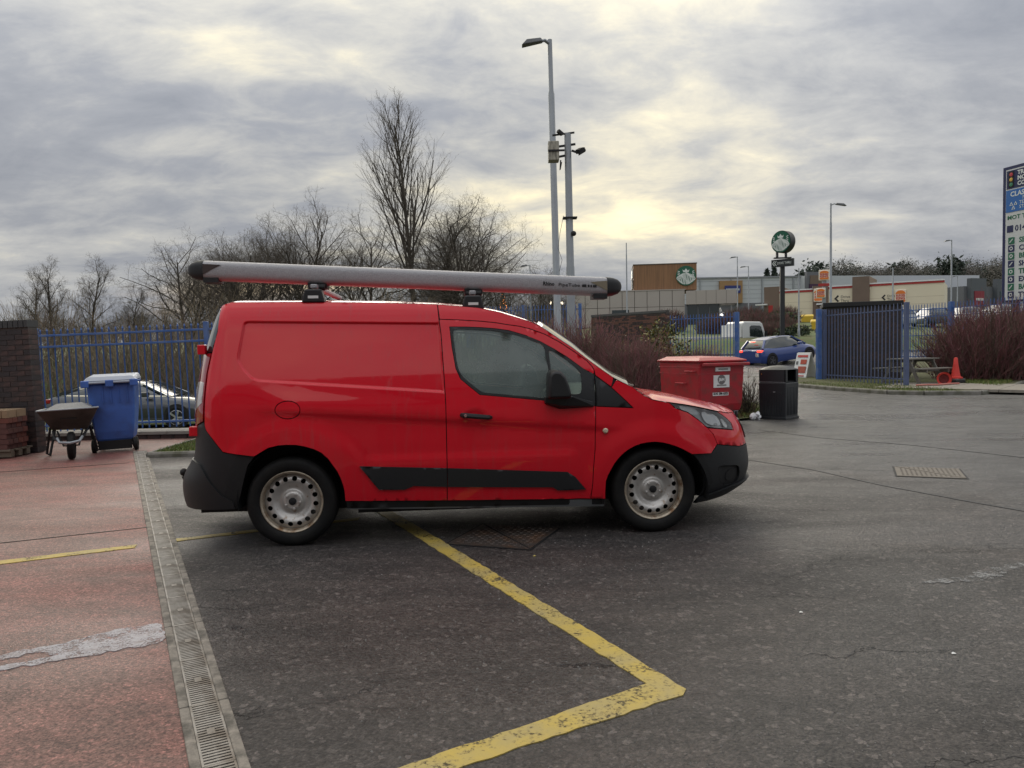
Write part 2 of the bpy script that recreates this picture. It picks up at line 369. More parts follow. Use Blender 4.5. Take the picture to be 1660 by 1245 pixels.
def glassmat(nm,col,fac,rough=.06,tint=(.62,.72,.68,1),vr=.32):
    m=bpy.data.materials.new(nm); m.use_nodes=True; n=N(m.node_tree); b=m.node_tree.nodes['Principled BSDF']; o=m.node_tree.nodes['Material Output']
    b.inputs['Base Color'].default_value=(*col,1); b.inputs['Roughness'].default_value=rough; b.inputs['Coat Weight'].default_value=1; b.inputs['Coat Roughness'].default_value=.02
    tr=n('ShaderNodeBsdfTransparent',i={0:tint})
    tc=n('ShaderNodeTexCoord').outputs['Object']
    f=n.math('ADD',fac-vr/2,n.math('MULTIPLY',n.noise(tc,3.2,4,.6),vr),clamp=True)
    mx=n('ShaderNodeMixShader',i={0:f,1:tr.outputs[0],2:b.outputs[0]}); m.node_tree.links.new(mx.outputs[0],o.inputs[0]); MATS[nm]=m; return m
GLASS=glassmat('misted_glass',(.30,.37,.355),.42)
panel('window_pane',G1,GLASS,door,h=.06,ins=0,off=-.006,rel=False,skirt=0)
panel('quarter_pane',G2,GLASS,door,h=.06,ins=0,off=-.006,rel=False,skirt=0)
TRI=[(2.2245,1.188),(2.342,1.098),(2.448,.996),(2.498,.944),(2.224,.962)]
panel('pillar_trim',TRI,PLAST,h=.04,off=.001,rel=False)
fender=[(2.385,1.154),(2.45,1.124),(2.504,1.101)]+HOODE[:5]+[(2.854,.933),(2.96,.896),(3.035,.84),(3.097,.776),(3.14,.721),(3.164,.644),(3.089,.579)]+ARF[::-1]+[(2.177,.273)]+DFR[2:6][::-1]+[(2.224,.962),(2.498,.944),(2.448,.996),(2.342,1.098)]
panel('front_wing',fender,PAINT,h=.021)
HEADL=[(2.811,.974),(2.95,.953),(3.077,.930),(3.281,.885),(3.368,.833),(3.414,.79),(3.405,.733),(3.218,.758),(3.097,.776),(3.035,.84),(2.96,.896),(2.854,.933)]
LENS=glassmat('headlamp_lens',(.45,.46,.47),.20,.05,(.92,.93,.93,1),.05)
hl=panel('headlight',HEADL,LENS,h=.03,off=.002,skirt=.0,rel=False)
panel('lamp_housing',HEADL,mat('lamp_grey',(.34,.35,.36),.28,.5),hl,h=.05,off=-.045,rel=False,ins=.006,skirt=-.04)
for nm,q,mm in (('reflector',[(2.90,.952),(3.07,.918),(3.09,.872),(3.0,.875),(2.93,.905)],LAMPC),('reflector',[(3.12,.90),(3.29,.858),(3.30,.775),(3.15,.79),(3.11,.83)],LAMPC),('indicator_lens',[(3.33,.84),(3.385,.80),(3.38,.75),(3.32,.76)],WHITE)):
    panel(nm,roundp(q,.02,2),mm,hl,h=.03,off=-.03,rel=False,ins=0,skirt=.006)
redbump=[(3.097,.772),(3.218,.758),(3.405,.733),(3.414,.79),(3.368,.833),(3.286,.887),(3.45,.862),(3.8,.847),(4.165,.842),(4.165,.6),(3.7,.598),(3.444,.6),(3.313,.618),(3.164,.641),(3.14,.721)]
panel('bumper_skin',redbump,PAINT,h=.03,rel=False)
panel('grille',[(3.66,.79),(4.165,.80),(4.165,.64),(3.70,.645)],PLAST,h=.05,off=.008,rel=False,ins=0)
BUMP=[(2.925,.585),(3.089,.579),(3.164,.641),(3.313,.618),(3.444,.6),(3.7,.598),(4.165,.6),(4.165,.27),(3.5,.25),(3.3,.225),(3.07,.205),(3.06,.24)]+ARF2[::-1]
FOG=roundp([(3.135,.478),(3.40,.455),(3.43,.31),(3.19,.325)],.03,2)
bump=panel('front_bumper',BUMP,PLAST,h=.03,rel=False,holes=[FOG])
panel('fog_recess',FOG,PLAST,bump,h=.03,off=-.03,rel=False,ins=-.002,skirt=-.03)
panel('fog_lamp_ring',[(3.305+.062*math.cos(a),.39+.046*math.sin(a)) for a in np.linspace(0,2*math.pi,20,endpoint=False)],BLACK,bump,h=.03,off=-.012,rel=False,ins=0,skirt=.018)
panel('bumper_lip',[(3.05,.242),(3.3,.30),(3.6,.325),(4.165,.33),(4.165,.25),(3.6,.235),(3.3,.215),(3.06,.20)],PLAST,bump,h=.03,off=.03,rel=False,ins=0,skirt=.035)
RB=[(-.237,.664),(-.482,.703),(-.598,.791),(-.690,.855),(-.712,.89),(-.725,.917),(-.859,.883),(-.99,.74),(-1.05,.665),(-1.46,.655),(-1.46,.28),(-1.0,.27),(-.615,.28),(-.383,.285),(-.345,.40),(-.33,.457),(-.311,.548),(-.285,.605)]
rb=panel('rear_bumper',RB,PLAST,h=.03,rel=False)
panel('bumper_corner',[(-1.46,.60),(-.9,.63),(-.767,.614),(-.68,.56),(-.581,.47),(-.497,.392),(-.40,.345),(-.392,.288),(-.615,.284),(-1.0,.274),(-1.46,.284)],PLAST,rb,h=.03,off=.012,rel=False,ins=.002,skirt=.012)
TL=[(-.706,1.406),(-.730,1.254),(-.729,1.052),(-.727,.919),(-.859,.886),(-.985,.95),(-1.0,1.2),(-.97,1.395)]
tl=panel('tail_light',TL,REDL,h=.03,off=.006,rel=False)
panel('reverse_lens',[(-.775,1.20),(-.752,1.195),(-.750,1.05),(-.90,.985),(-.96,1.0),(-.95,1.19),(-.84,1.205)],mat('frosted_lens',(.50,.46,.45),.12,coat=1),tl,h=.03,off=.008,rel=False,skirt=.004)
panel('corner_trim',[(-.675,1.655),(-.66,1.561),(-.694,1.424),(-.71,1.41),(-.965,1.40),(-.955,1.6),(-.90,1.70),(-.80,1.735),(-.725,1.70)],GLASSD,h=.03,rel=False)
panel('rear_door',[(-1.463,.67),(-1.05,.675),(-.995,.75),(-.87,.89),(-.99,.955),(-1.008,1.2),(-.978,1.4),(-.963,1.6),(-.905,1.705),(-.81,1.745),(-1.1,1.728),(-1.463,1.70)],PAINT,h=.04,rel=False)
for zz in (1.43,.84):
    for sx in (-1,1):
        hb=MB().box(-.655 if zz>1 else -.735,-.60 if zz>1 else -.66,-.03,.03,-.035,.035); hb.build('door_hinge',PAINT,VAN,bev=.006,loc=(0,sx*.74,zz))
CLA=[(.495,.576),(1.1195,.543),(1.1195,.403),(.878,.418),(.811,.392),(.629,.399)]; CLB=[(1.1235,.543),(2.0,.487),(2.059,.448),(2.143,.346),(1.927,.349),(1.89,.374),(1.1235,.403)]
panel('lower_cladding',CLA,PLAST,h=.018,off=.016,ins=.001,skirt=.02); panel('door_cladding',CLB,PLAST,door,h=.018,off=.016,ins=.001,skirt=.014)
panel('sill',[(.386,.316),(2.286,.266),(2.286,.205),(.392,.25)],mat('sill_grey',(.12,.125,.13),.45),h=.04,off=-.002,rel=False)
ZT=[(-1.468,1.70),(-1.1,1.728),(-.8,1.752),(-.42,1.775),(.13,1.77),(.58,1.759),(1.075,1.738)]+WSE+HOODE+[(3.45,.864),(3.8,.849),(4.168,.843)]
ztx,zty=[a for a,_ in ZT],[b for _,b in ZT]
shell=[(a,b-.006) for a,b in ZT]+[(4.165,.3),(3.06,.24)]+ARF2[::-1]+ARF[::-1]+[(2.287,.22),(.39,.26)]+ARR[::-1]+[(-.285,.605),(-.33,.457),(-.383,.30),(-1.46,.30)]
panel('inner_shell',shell,BLACK,h=.05,off=-.016,ins=.004,holes=[WIN,inset(HEADL,.004)],skirt=0)
def rows(name,t0,t1,nt_,m,fc,parent=VAN,off=.0,ns=18,marg=-.004):
    ts=np.linspace(t0,t1,nt_); z=np.interp(ts,ztx,zty)
    E=vpos(ts,z,0,True); vs=[];fs=[]
    for i in range(nt_):
        for j in range(ns+1):
            s=(-1+2*j/ns)*(1-marg); du,dz=fc(ts[i],abs(E[i][1])); k=1-abs(s)**2.2
            vs.append((E[i][0]+du*k,E[i][1]*-s,E[i][2]+dz*k+off))
    for i in range(nt_-1):
        for j in range(ns): a=i*(ns+1)+j; fs.append((a,a+1,a+ns+2,a+ns+1))
    me=bpy.data.meshes.new(name); me.from_pydata(vs,[],fs); me.materials.append(m); shade(me,180); return link(name,me,parent)
rows('roof',-1.468,1.80,90,PAINT,lambda t,w:(0,.042*min(1,(w/.66)**2)))
WSG=glassmat('windscreen_glass',(.42,.47,.46),.55)
rows('windscreen',1.81,2.47,24,WSG,lambda t,w:(.075,.055))
rows('roof_header',1.79,1.84,4,PAINT,lambda t,w:(.03,.04),off=.003)
rows('cowl',2.46,2.535,6,PLAST,lambda t,w:(.04,.02),off=-.004)
rows('bonnet',2.53,4.168,60,PAINT,lambda t,w:(.0,.055*min(1,(w/.7)**1.2)),off=.003)
# wipers on the cowl
for s,y0,y1 in ((0,-.55,.05),(1,.1,.62)):
    MB().tube([(2.60,y0,1.085),(2.58,(y0+y1)/2,1.10),(2.56,y1,1.105)],.009,6).build('wiper',BLACK,VAN)
MB().tube([(1.72,.25,1.63),(1.63,.27,1.75)],.006,6).build('aerial',BLACK,VAN)
# underbody, arches
ub=MB(); ub.box(.45,2.22,-.70,.70,.19,.30); ub.box(-.74,3.3,-.55,.55,.2,.34); ub.box(-.7,-.45,-.78,.78,.3,.5); ub.build('underbody',BLACK,VAN)
for cx,cz in ((.03,.34),(2.665,.30)):
    for sy in (-1,1):
        a=MB(); a.lathe([(.405,.905*sy),(.405,.56*sy),(.05,.56*sy)],30,(cx,0,cz),'y',R(-9),R(189)); a.build('arch_liner',BLACK,VAN)
MB().tube([(-.80,0,.33),(-.93,0,.33),(-1.03,0,.36),(-1.045,0,.40)],.022,8).sphere((-1.045,0,.43),.033).build('tow_ball',BLACK,VAN,sm=True)
# wheels
def wheel():
    w=[]
    tp=[(.215,.06),(.222,.085),(.238,.098),(.262,.104),(.285,.1035),(.300,.099),(.312,.088),(.3225,.07)]
    prof=[]
    for r,y in tp: prof.append((r,y))
    for y in np.linspace(.07,-.07,15):
        g=.007 if int(round((y+.07)/.01))%4==2 else 0; prof.append((.326-g-abs(y)*.03,y))
    prof+= [(r,-y) for r,y in reversed(tp)]
    ty=MB().lathe([(r,-y) for r,y in prof],64,axis='y').mesh('tyre',RUB,35)
    lip=MB().lathe([(.20,-.045),(.205,-.075),(.212,-.088),(.2205,-.092),(.2255,-.088),(.222,-.075),(.216,-.06)],64,axis='y').mesh('rim',RIMR,50)
    barrel=MB().lathe([(.205,-.06),(.198,.0),(.19,.08)],48,axis='y').mesh('rim_barrel',BLACK,50)
    pr=cub([(.0,.056),(.03,.056),(.062,.056),(.070,.050),(.078,.036),(.095,.028),(.118,.042),(.135,.058),(.148,.064),(.175,.062),(.190,.048),(.203,.040)])
    def pos(x,y,off,rel): r=np.hypot(x,y); return np.stack([x,-(np.interp(r,*pr)+off),y],-1)
    circ=lambda R_,k,cx=0,cy=0:[(cx+R_*math.cos(a),cy+R_*math.sin(a)) for a in np.linspace(0,2*math.pi,k,endpoint=False)]
    hs=[circ(.0185,14,.166*math.cos(a),.166*math.sin(a)) for a in np.linspace(0,2*math.pi,16,endpoint=False)]
    disc=panel_mesh('wheel_disc',circ(.204,72),STEEL,h=.011,ins=0,holes=hs,skirt=.006,pos=pos)
    nut=MB()
    nut.lathe([(.0265,-.052),(.0265,-.068),(.022,-.071),(.0001,-.071)],24,axis='y').mesh
    return ty,lip,barrel,disc,nut.mesh('hub_cap',BLACK,40)
wm=wheel()
lug=MB()
lug.lathe([(.0095,-.052),(.0095,-.07),(.006,-.073),(.0001,-.073)],6,axis='y'); lugm=lug.mesh('wheel_nut',STEEL)
for ux in (0,2.662):
    for sy in (1,-1):
        for _ in (0,):
            w0=link('tyre',wm[0],VAN,(ux,-sy*.782,.321),(0,random.Random(ux).random()*2,0) if sy>0 else (0,0,math.pi))
            ri=link('rim',wm[1],w0); link('rim_barrel',wm[2],w0); d=link('wheel_disc',wm[3],w0); link('hub_cap',wm[4],w0)
            for k in range(5): link('wheel_nut',lugm,w0,(.054*math.cos(k*2*math.pi/5+.3),0,.054*math.sin(k*2*math.pi/5+.3)))
            if sy>0 and ux==0: pass
        MB().lathe([(.0001,.0),(.13,.0),(.13,.03),(.0001,.03)],24,axis='y').build('brake_drum',BLACK,VAN,loc=(ux,-sy*.70,.321))
# tyre lettering
# door handle, lock, repeater
hd=MB(); hd.tube([(1.235,-.9245,.924),(1.25,-.952,.922),(1.34,-.956,.913),(1.43,-.952,.904),(1.447,-.9245,.902)],[.016,.019,.019,.017,.013],8)
for sy in (1,-1): link('door_handle',hd.mesh('door_handle',PLAST,40),door,scale=(1,sy,1))
MB().lathe([(.0001,-.004),(.009,-.004),(.011,0)],12,(1.262,-.973,.921),'y').build('lock_barrel',CHROME,door)
MB().lathe([(.0001,-.014),(.012,-.014),(.019,-.008),(.021,.004)],20,(2.289,-.923,.781),'y').build('side_repeater',mat('amber_clear',(.6,.52,.38),.2,coat=1),VAN,sm=True)
# door mirror
for sy in (1,-1):
    m=MB(); P=[(1.852,1.03),(1.855,1.20),(1.872,1.232),(1.90,1.242),(1.945,1.234),(1.985,1.19),(2.01,1.12),(2.028,1.05),(2.01,1.03)]
    k=len(P); ys=[(.885,.90),(.93,1.),(1.03,.98),(1.075,.86)]; cx=1.93;cz=1.13
    vs=[(cx+(a-cx)*s_,-y*sy,cz+(b-cz)*s_) for y,s_ in ys for a,b in P]
    fs=[(i*k+j,i*k+(j+1)%k,(i+1)*k+(j+1)%k,(i+1)*k+j) for i in range(3) for j in range(k)]+[tuple(range(k)),tuple(range(3*k,4*k))]
    m.add(vs,fs); mo=m.build('door_mirror',PLAST,door,sm=30,bev=.012)
    a=MB(); a.add([(x,-y*sy,z) for x,y,z in ((1.84,.885,1.045),(2.03,.885,1.045),(2.21,.90,.985),(2.21,.905,.955),(1.95,.925,.95),(1.84,.91,.99),(1.84,1.0,1.045),(2.04,1.0,1.045),(2.20,.93,1.0),(2.2,.935,.965),(1.97,.99,.975),(1.84,.98,1.0))],
      [(0,1,7,6),(1,2,8,7),(2,3,9,8),(3,4,10,9),(4,5,11,10),(5,0,6,11),(6,7,10,11),(7,8,9,10)]); a.build('mirror_arm',PLAST,mo,bev=.006)
# cabin
SEAT=mat('seat_fabric',(.035,.037,.04),.9,var=.2,vs=30)
for sy in (-1,1):
    s=MB(); s.box(1.30,1.78,sy*.4-.24,sy*.4+.24,.55,.74); s.add([(x,sy*.4+y,z) for x,z in ((1.22,.70),(1.40,.74),(1.22,1.30),(1.12,1.28)) for y in (-.23,.23)],[(0,1,3,2),(2,3,5,4),(4,5,7,6),(6,7,1,0),(0,2,4,6),(1,7,5,3)]); st=s.build('seat',SEAT,VAN,bev=.05)
    MB().box(1.12,1.21,sy*.4-.13,sy*.4+.13,1.31,1.48).build('headrest',SEAT,st,bev=.04)
MB().box(1.02,1.05,-.72,.72,.4,1.70).build('bulkhead',mat('bulkhead_grey',(.16,.165,.165),.7),VAN)
MB().prism([(1.98,.6),(2.5,.6),(2.5,1.06),(2.2,1.07),(2.02,1.0)],-.76,.76).build('dashboard',PLAST,VAN,bev=.03)
MB().box(1.05,2.3,-.8,.8,.36,.5).build('cabin_floor',BLACK,VAN)
sw=MB(); sw.tube([(1.93+.19*math.sin(a)*.42,-.38+.19*math.cos(a),1.0+.19*math.sin(a)*.9) for a in np.linspace(0,2*math.pi,25)],.015,8); sw.tube([(1.93,-.38,1.0),(2.1,-.38,.92)],.03,8); sw.build('steering_wheel',PLAST,VAN,sm=True)
# roof bars + pipe tube
TUBEV=.50
def tz_(u): return 2.024+(1.867-2.024)*(u+.65)/3.04
for u,zb in ((.165,1.775),(1.34,1.71)):
    top=tz_(u)-.078
    b=MB(); b.beam((u,-.66,top-.018),(u,.66,top-.018),.05,.032); bar=b.build('roof_bar',ALU,VAN,bev=.008)
    for sy in (-1,1):
        f=MB(); f.prism([(-.085,0),(.085,0),(.06,top-.03-zb),(-.06,top-.03-zb)],-.055,.05); fo=f.build('foot',PLAST,bar,bev=.012,loc=(u,sy*.655,zb-.012))
        MB().box(-.035,.04,-.058,-.056,.03,.05).build('foot_label',WHITE,fo)
    c=MB(); c.tube([(u-.045,-TUBEV-.075,top+.02),(u-.045,-TUBEV-.07,top-.03)],.016,8); c.tube([(u-.05,-TUBEV-.07,top-.02),(u+.07,-TUBEV-.07,top-.02)],.026,8); c.box(u-.06,u+.08,-TUBEV-.06,-TUBEV+.07,top-.028,top+.008); c.build('tube_clamp',BLACK,bar,bev=.006)
PT=thing('pipe_tube','long silver aluminium pipe tube with black end caps strapped along van roof','pipe carrier',VO,VYAW)
PT.parent=None
tb=MB(); prof=[(math.copysign(abs(math.cos(a))**.62,math.cos(a))*.078,math.copysign(abs(math.sin(a))**.62,math.sin(a))*.0735) for a in np.linspace(0,2*math.pi,36,endpoint=False)]
us=[-.655,.3,1.2,2.39]; k=len(prof)
tb.add([(u,-TUBEV+y,tz_(u)+z) for u in us for y,z in prof],[(i*k+j,i*k+(j+1)%k,(i+1)*k+(j+1)%k,(i+1)*k+j) for i in range(3) for j in range(k)])
tb.build('tube_body',ALU,PT,sm=50)
for ue,sg in ((-.655,-1),(2.39,1)):
    cp_=MB(); st_=[(-.03*sg,1.035),(0,1.04),(.05,.97),(.09,.78),(.115,.5),(.125,.2),(.127,.01)]
    cp_.add([(ue+sg*a if a>=0 else ue+a*1.0*1 if sg>0 else ue-a*-1,-TUBEV+y*s_,tz_(ue)+z*s_) for a,s_ in [(-.0,1.035)]+st_[1:] for y,z in prof],[(i*k+j,i*k+(j+1)%k,(i+1)*k+(j+1)%k,(i+1)*k+j) for i in range(6) for j in range(k)])
    cp_.cur=0; cp_.box(ue-(.11 if sg>0 else -.0),ue+(.0 if sg>0 else .11),-TUBEV-.07,-TUBEV+.07,tz_(ue)-.095,tz_(ue)-.06); cp_.build('end_cap',PLAST,PT,sm=40)
    pl=MB(); pl.add([(ue-sg*.002,-TUBEV-.081,tz_(ue)+.042),(ue-sg*.13,-TUBEV-.081,tz_(ue)+.034),(ue-sg*.002,-TUBEV-.081,tz_(ue)-.035),(ue-sg*.002,-TUBEV-.074,tz_(ue)+.042),(ue-sg*.13,-TUBEV-.074,tz_(ue)+.034),(ue-sg*.002,-TUBEV-.074,tz_(ue)-.035)],[(0,1,2),(5,4,3),(0,3,4,1),(1,4,5,2),(2,5,3,0)])
    pl.build('end_plate',mat('dull_brass_plate',(.30,.26,.19),.45,.6) if sg>0 else mat('dark_plate',(.05,.035,.033),.5),PT)
INK=mat('black_ink',(.015,.015,.017),.6)
sl_=-math.atan2(2.024-1.867,3.04)
def tlab(s,u,dz,size,w,bold=0): text(s,size,INK,PT,(u,-TUBEV-.0795,tz_(u)+dz),(R(90),-sl_,0),w,name='lettering',ext=.001,bold=bold)
tlab('Rhino',1.885,-.012,.04,.088,.0012); tlab('PipeTube',2.005,-.014,.036,.165)
for i,(a,b) in enumerate(((2.19,.035),(2.235,.014),(2.256,.012),(2.275,.03))):
    MB().box(a,a+b,-TUBEV-.0815,-TUBEV-.078,tz_(a)-.014,tz_(a)+.006).build('printed_mark',INK,PT,bev=.004)
# ---------------------------------------------------------------- terrain
PR_=[(-60,-.03),(24,-.03),(34,.17),(38.5,.27),(40.5,.42),(43,.80),(46,1.72),(55,2.2),(70,3.3),(85,3.7),(130,4.2),(200,9),(260,14),(400,17),(900,18)]
PL_=[(-60,-.03),(12.6,-.03),(12.95,-.72),(25,-.72),(27,-.25),(31,1.0),(40,1.5),(80,1.5),(150,2),(400,8),(900,10)]
def tz(x,y):
    a=np.asarray(x)/np.maximum(np.asarray(y),1.); k=smooth(-.06,.14,a)
    return np.interp(y,*zip(*PL_))*(1-k)+np.interp(y,*zip(*PR_))*k
def TZ(x,y): return float(tz(x,y))
def sheet(name,xs,ys,zf,m,kind='structure',parent=None):
    X,Y=np.meshgrid(xs,ys); Z=zf(X,Y); k=len(xs)
    v=np.stack([X.ravel(),Y.ravel(),Z.ravel()],-1).tolist()
    f=[(j*k+i,j*k+i+1,(j+1)*k+i+1,(j+1)*k+i) for j in range(len(ys)-1) for i in range(k-1)]
    me=bpy.data.meshes.new(name); me.from_pydata(v,[],f); me.materials.append(m); shade(me,180)
    o=link(name,me,parent)
    if kind: o['kind']=kind
    return o
def ground_mat(name,base,alt,dark,agg=70.,gloss=(.36,.75),crack=True,tint=None,bump=.85):
    m=bpy.data.materials.new(name); m.use_nodes=True; n=N(m.node_tree); b=m.node_tree.nodes['Principled BSDF']; L=m.node_tree.links; MATS[name]=m
    tc=n('ShaderNodeTexCoord').outputs['Object']
    big=n.noise(n.map(tc,(.55,.8,1),rot=(0,0,R(30))),.55,6,.62,.5); mid=n.noise(n.map(tc,(.5,1.3,1),rot=(0,0,R(12))),3.1,6,.7,.4); fine=n.noise(tc,75,4,.75); grit=n.noise(tc,24,5,.75)
    c=n.mix(n.ramp(big,[(.38,0.),(.62,1.)]),base,alt)
    if tint:   # grey tone takes over from the brown one along a ragged edge
        s3=n('ShaderNodeSeparateXYZ',i={0:tc}); q=n.math('ADD',n.math('ADD',n.math('MULTIPLY',s3.outputs[0],.9),n.math('MULTIPLY',s3.outputs[1],.42)),n.math('MULTIPLY',n.noise(tc,.9,5,.65),2.6))
        reg=n.ramp(n.math('MULTIPLY',n.math('SUBTRACT',q,7.2),.5,clamp=True),[(0.,0.),(1.,1.)]); c=n.mix(reg,c,n.mix(n.ramp(big,[(.4,0.),(.6,1.)]),tint,tuple(x*.8 for x in tint)))
    c=n.mix(n.ramp(mid,[(.36,.85),(.58,0.)]),c,dark)
    c=n.mix(n.ramp(grit,[(.30,.8),(.48,0.)]),c,tuple(x*.5 for x in dark))
    wob=n('ShaderNodeVectorMath',operation='ADD',i={0:tc,1:n('ShaderNodeVectorMath',operation='SCALE',i={0:n.noise(tc,30,2,.5,0,'Color'),'Scale':.03}).outputs[0]}).outputs[0]
    v=n('ShaderNodeTexVoronoi',i={'Vector':wob,'Scale':agg,'Randomness':1.}); vc=v.outputs['Color']; vd=v.outputs['Distance']
    st=n('ShaderNodeSeparateColor',i={0:vc}).outputs[0]
    sp=n.math('MULTIPLY',n.math('MULTIPLY',n.ramp(st,[(.72,0.),(1.,1.)]),n.ramp(vd,[(.15,.8),(.42,0.)])),n.ramp(mid,[(.35,.25),(.65,1.)]))
    c=n.mix(sp,c,tuple(min(1,x*1.9+.03) for x in base))
    v2=n('ShaderNodeTexVoronoi',i={'Vector':wob,'Scale':agg*.6,'Randomness':1.}); s2=n('ShaderNodeSeparateColor',i={0:v2.outputs['Color']}).outputs[1]
    g2=n.math('ADD',.50,n.math('ADD',n.math('MULTIPLY',st,.55),n.math('MULTIPLY',s2,.45))); g2=n.math('MULTIPLY',g2,n.math('SUBTRACT',1.12,n.math('MULTIPLY',v2.outputs['Distance'],.45)))
    c=n.mix(1.,c,n('ShaderNodeCombineColor',i={0:g2,1:g2,2:g2}).outputs[0],'MULTIPLY')
    c=n.mix(n.ramp(s2,[(.90,0.),(.98,.45 if crack else .15)]),c,tuple(min(1,x*2.1+.03) for x in base))
    f=n.math('MAXIMUM',n.math('ADD',-.75,n.math('MULTIPLY',fine,3.5)),.35); c=n.mix(1.,c,n('ShaderNodeCombineColor',i={0:f,1:f,2:f}).outputs[0],'MULTIPLY')
    h=n.math('ADD',n.math('ADD',n.math('MULTIPLY',s2,.5),n.math('MULTIPLY',n.math('SUBTRACT',1.,vd),.55)),n.math('ADD',n.math('MULTIPLY',fine,.5),n.math('MULTIPLY',grit,1.1)))
    if crack:
        wv=n('ShaderNodeVectorMath',operation='ADD',i={0:n.map(tc,(.30,1.0,1),rot=(0,0,R(-14))),1:n('ShaderNodeVectorMath',operation='SCALE',i={0:n.noise(tc,3.3,5,.7,0,'Color'),'Scale':.30}).outputs[0]}).outputs[0]
        cr=n('ShaderNodeTexVoronoi',feature='DISTANCE_TO_EDGE',i={'Vector':wv,'Scale':1.15}).outputs['Distance']
        msk=n.ramp(n.noise(tc,.9,3),[(.50,0.),(.60,1.)])
        ck=n.math('MULTIPLY',n.ramp(cr,[(.002,1.),(.008,0.)]),msk); c=n.mix(n.math('MULTIPLY',ck,.85),c,tuple(x*.2 for x in dark)); h=n.math('SUBTRACT',h,n.math('MULTIPLY',ck,1.2))
    wet=n.ramp(n.noise(n.map(tc,(.35,1.,1),(4,2,0),(0,0,R(-8))),.8,5,.6,.4),[(.36,gloss[1]),(.62,gloss[0])])
    if tint: wet=n.math('MULTIPLY',wet,n.math('SUBTRACT',1.,n.math('MULTIPLY',reg,.36)))
    L.new(c,b.inputs['Base Color']); L.new(wet,b.inputs['Roughness']); b.inputs['Specular IOR Level'].default_value=.5
    L.new(n('ShaderNodeBump',i={'Strength':bump,'Distance':.012,'Height':h}).outputs[0],b.inputs['Normal'])
    return m
ASPH=ground_mat('worn_asphalt',(.072,.060,.055),(.056,.052,.050),(.033,.030,.029),tint=(.105,.102,.100))
ROADM=ground_mat('road_asphalt',(.13,.13,.13),(.11,.11,.112),(.08,.08,.08),crack=False,gloss=(.3,.6))
APRM=ground_mat('red_painted_concrete',(.265,.096,.082),(.205,.112,.092),(.140,.080,.067),agg=110.,gloss=(.42,.75),crack=False,bump=.35)
GRASSM=mat('grass_ground',(.075,.115,.028),.9,var=.35,vs=5,bump=.6,bs=60,col2=(.11,.085,.04),c2s=1.4)
SCRUBM=mat('scrub_earth',(.055,.048,.03),.95,var=.4,vs=3,bump=.6,bs=30,col2=(.05,.06,.025),c2s=2)
xs=np.concatenate([np.linspace(-420,-40,12),np.linspace(-36,40,77),np.linspace(45,520,30)]); ys=np.concatenate([np.linspace(-60,8,10),np.linspace(9,14,26),np.linspace(15,60,60),np.linspace(64,160,30),np.linspace(180,900,16)])
sheet('ground',xs,ys,lambda x,y:tz(x,y)-.02,GRASSM)
sheet('scrub_bank',np.linspace(-40,1.5,60),np.linspace(25.5,44,26),lambda x,y:tz(x,y)+.02+.12*np.sin(x*1.7+y),SCRUBM)
def xl(y): return np.where(y<10.2,(9.98-y)*.5254-4.86,-4.97)
# asphalt yard and the road beyond it, one sheet that starts at the drain
YY=np.concatenate([np.linspace(-16,10.2,28),np.linspace(10.25,43,60)])
def yard():
    v=[];f=[];k=41
    for y in YY:
        x0=float(xl(y)) if y<=10.2 else (-4.97 if y<10.4 else (-.2 if y<14.5 else 1.2+ (y-14.5)*.08))
        for i in range(k):
            s=i/(k-1); x=x0+(90-x0)*(s**1.8); v.append((x,y,max(0.,TZ(x,y)+.03)))
    for j in range(len(YY)-1):
        for i in range(k-1): f.append((j*k+i,j*k+i+1,(j+1)*k+i+1,(j+1)*k+i))
    me=bpy.data.meshes.new('yard'); me.from_pydata(v,[],f); me.materials.append(ASPH); shade(me,180); o=link('asphalt_yard',me); o['kind']='structure'
yard()
def flat(name,poly,z,m,kind='structure',label=None,cat=None,zf=None,parent=None,h=.0):
    mb=MB()
    k=len(poly); T_=[(x,y,z if zf is None else zf(x,y)) for x,y in poly]
    mb.add(T_,[tuple(range(k))])
    if zf is None and z<.02: mb.add(T_+[(x,y,z-.008) for x,y,z in T_],[(i,(i+1)%k,k+(i+1)%k,k+i) for i in range(k)])
    o=mb.build(name,m,parent)
    if kind: o['kind']=kind
    return setp(o,label,cat)
DA=Vector((-.4646,.8855,0)); DB=Vector((.8855,.4646,0))   # drain direction and its normal
D0=Vector((-1.02,2.5,0))
def dl(s,w): return D0+DA*s+DB*w
flat('forecourt_apron',[tuple(dl(-9,-.085)[:2]),tuple(dl(8.6,-.085)[:2]),(-5.05,10.2),(-5.05,12.5),(-14,12.5),(-22,4),(-22,-12)],.0,APRM)
# drainage channel
ch=thing('drain_channel','long concrete drainage channel with slotted metal grates between apron and tarmac','drain',(D0.x,D0.y,0),math.atan2(DA.y,DA.x))
ch['kind']='structure'
CST=mat('stained_channel_concrete',(.235,.21,.18),.85,var=.45,vs=26,bump=.5,bs=70,col2=(.11,.10,.085),c2s=11,c2r=(.42,.6))
GRT=mat('grate_steel',(.27,.255,.235),.55,.35,var=.3,vs=18,col2=(.14,.12,.10),c2s=7)
for w in (-1,1):
    for i in range(18):
        x=-8.+i*1.0-.5; e=MB().box(.003,.997,-.0185,.0185,-.06,.0085); e.build('channel_edge',CST,ch,bev=.004,loc=(x,w*.0735,0))
MB().box(-8.5,9.5,-.056,.056,-.09,-.05).build('channel_bed',BLACK,ch)
g=MB(); g.box(.002,.498,-.054,-.046,-.03,.006); g.box(.002,.498,.046,.054,-.03,.006); g.box(.002,.498,-.004,.004,-.03,.004)
for i in range(25): x=.004+i*.0203; g.box(x,x+.011,-.046,.046,-.02,.007)
g.box(.225,.275,-.014,.014,-.02,.0085)
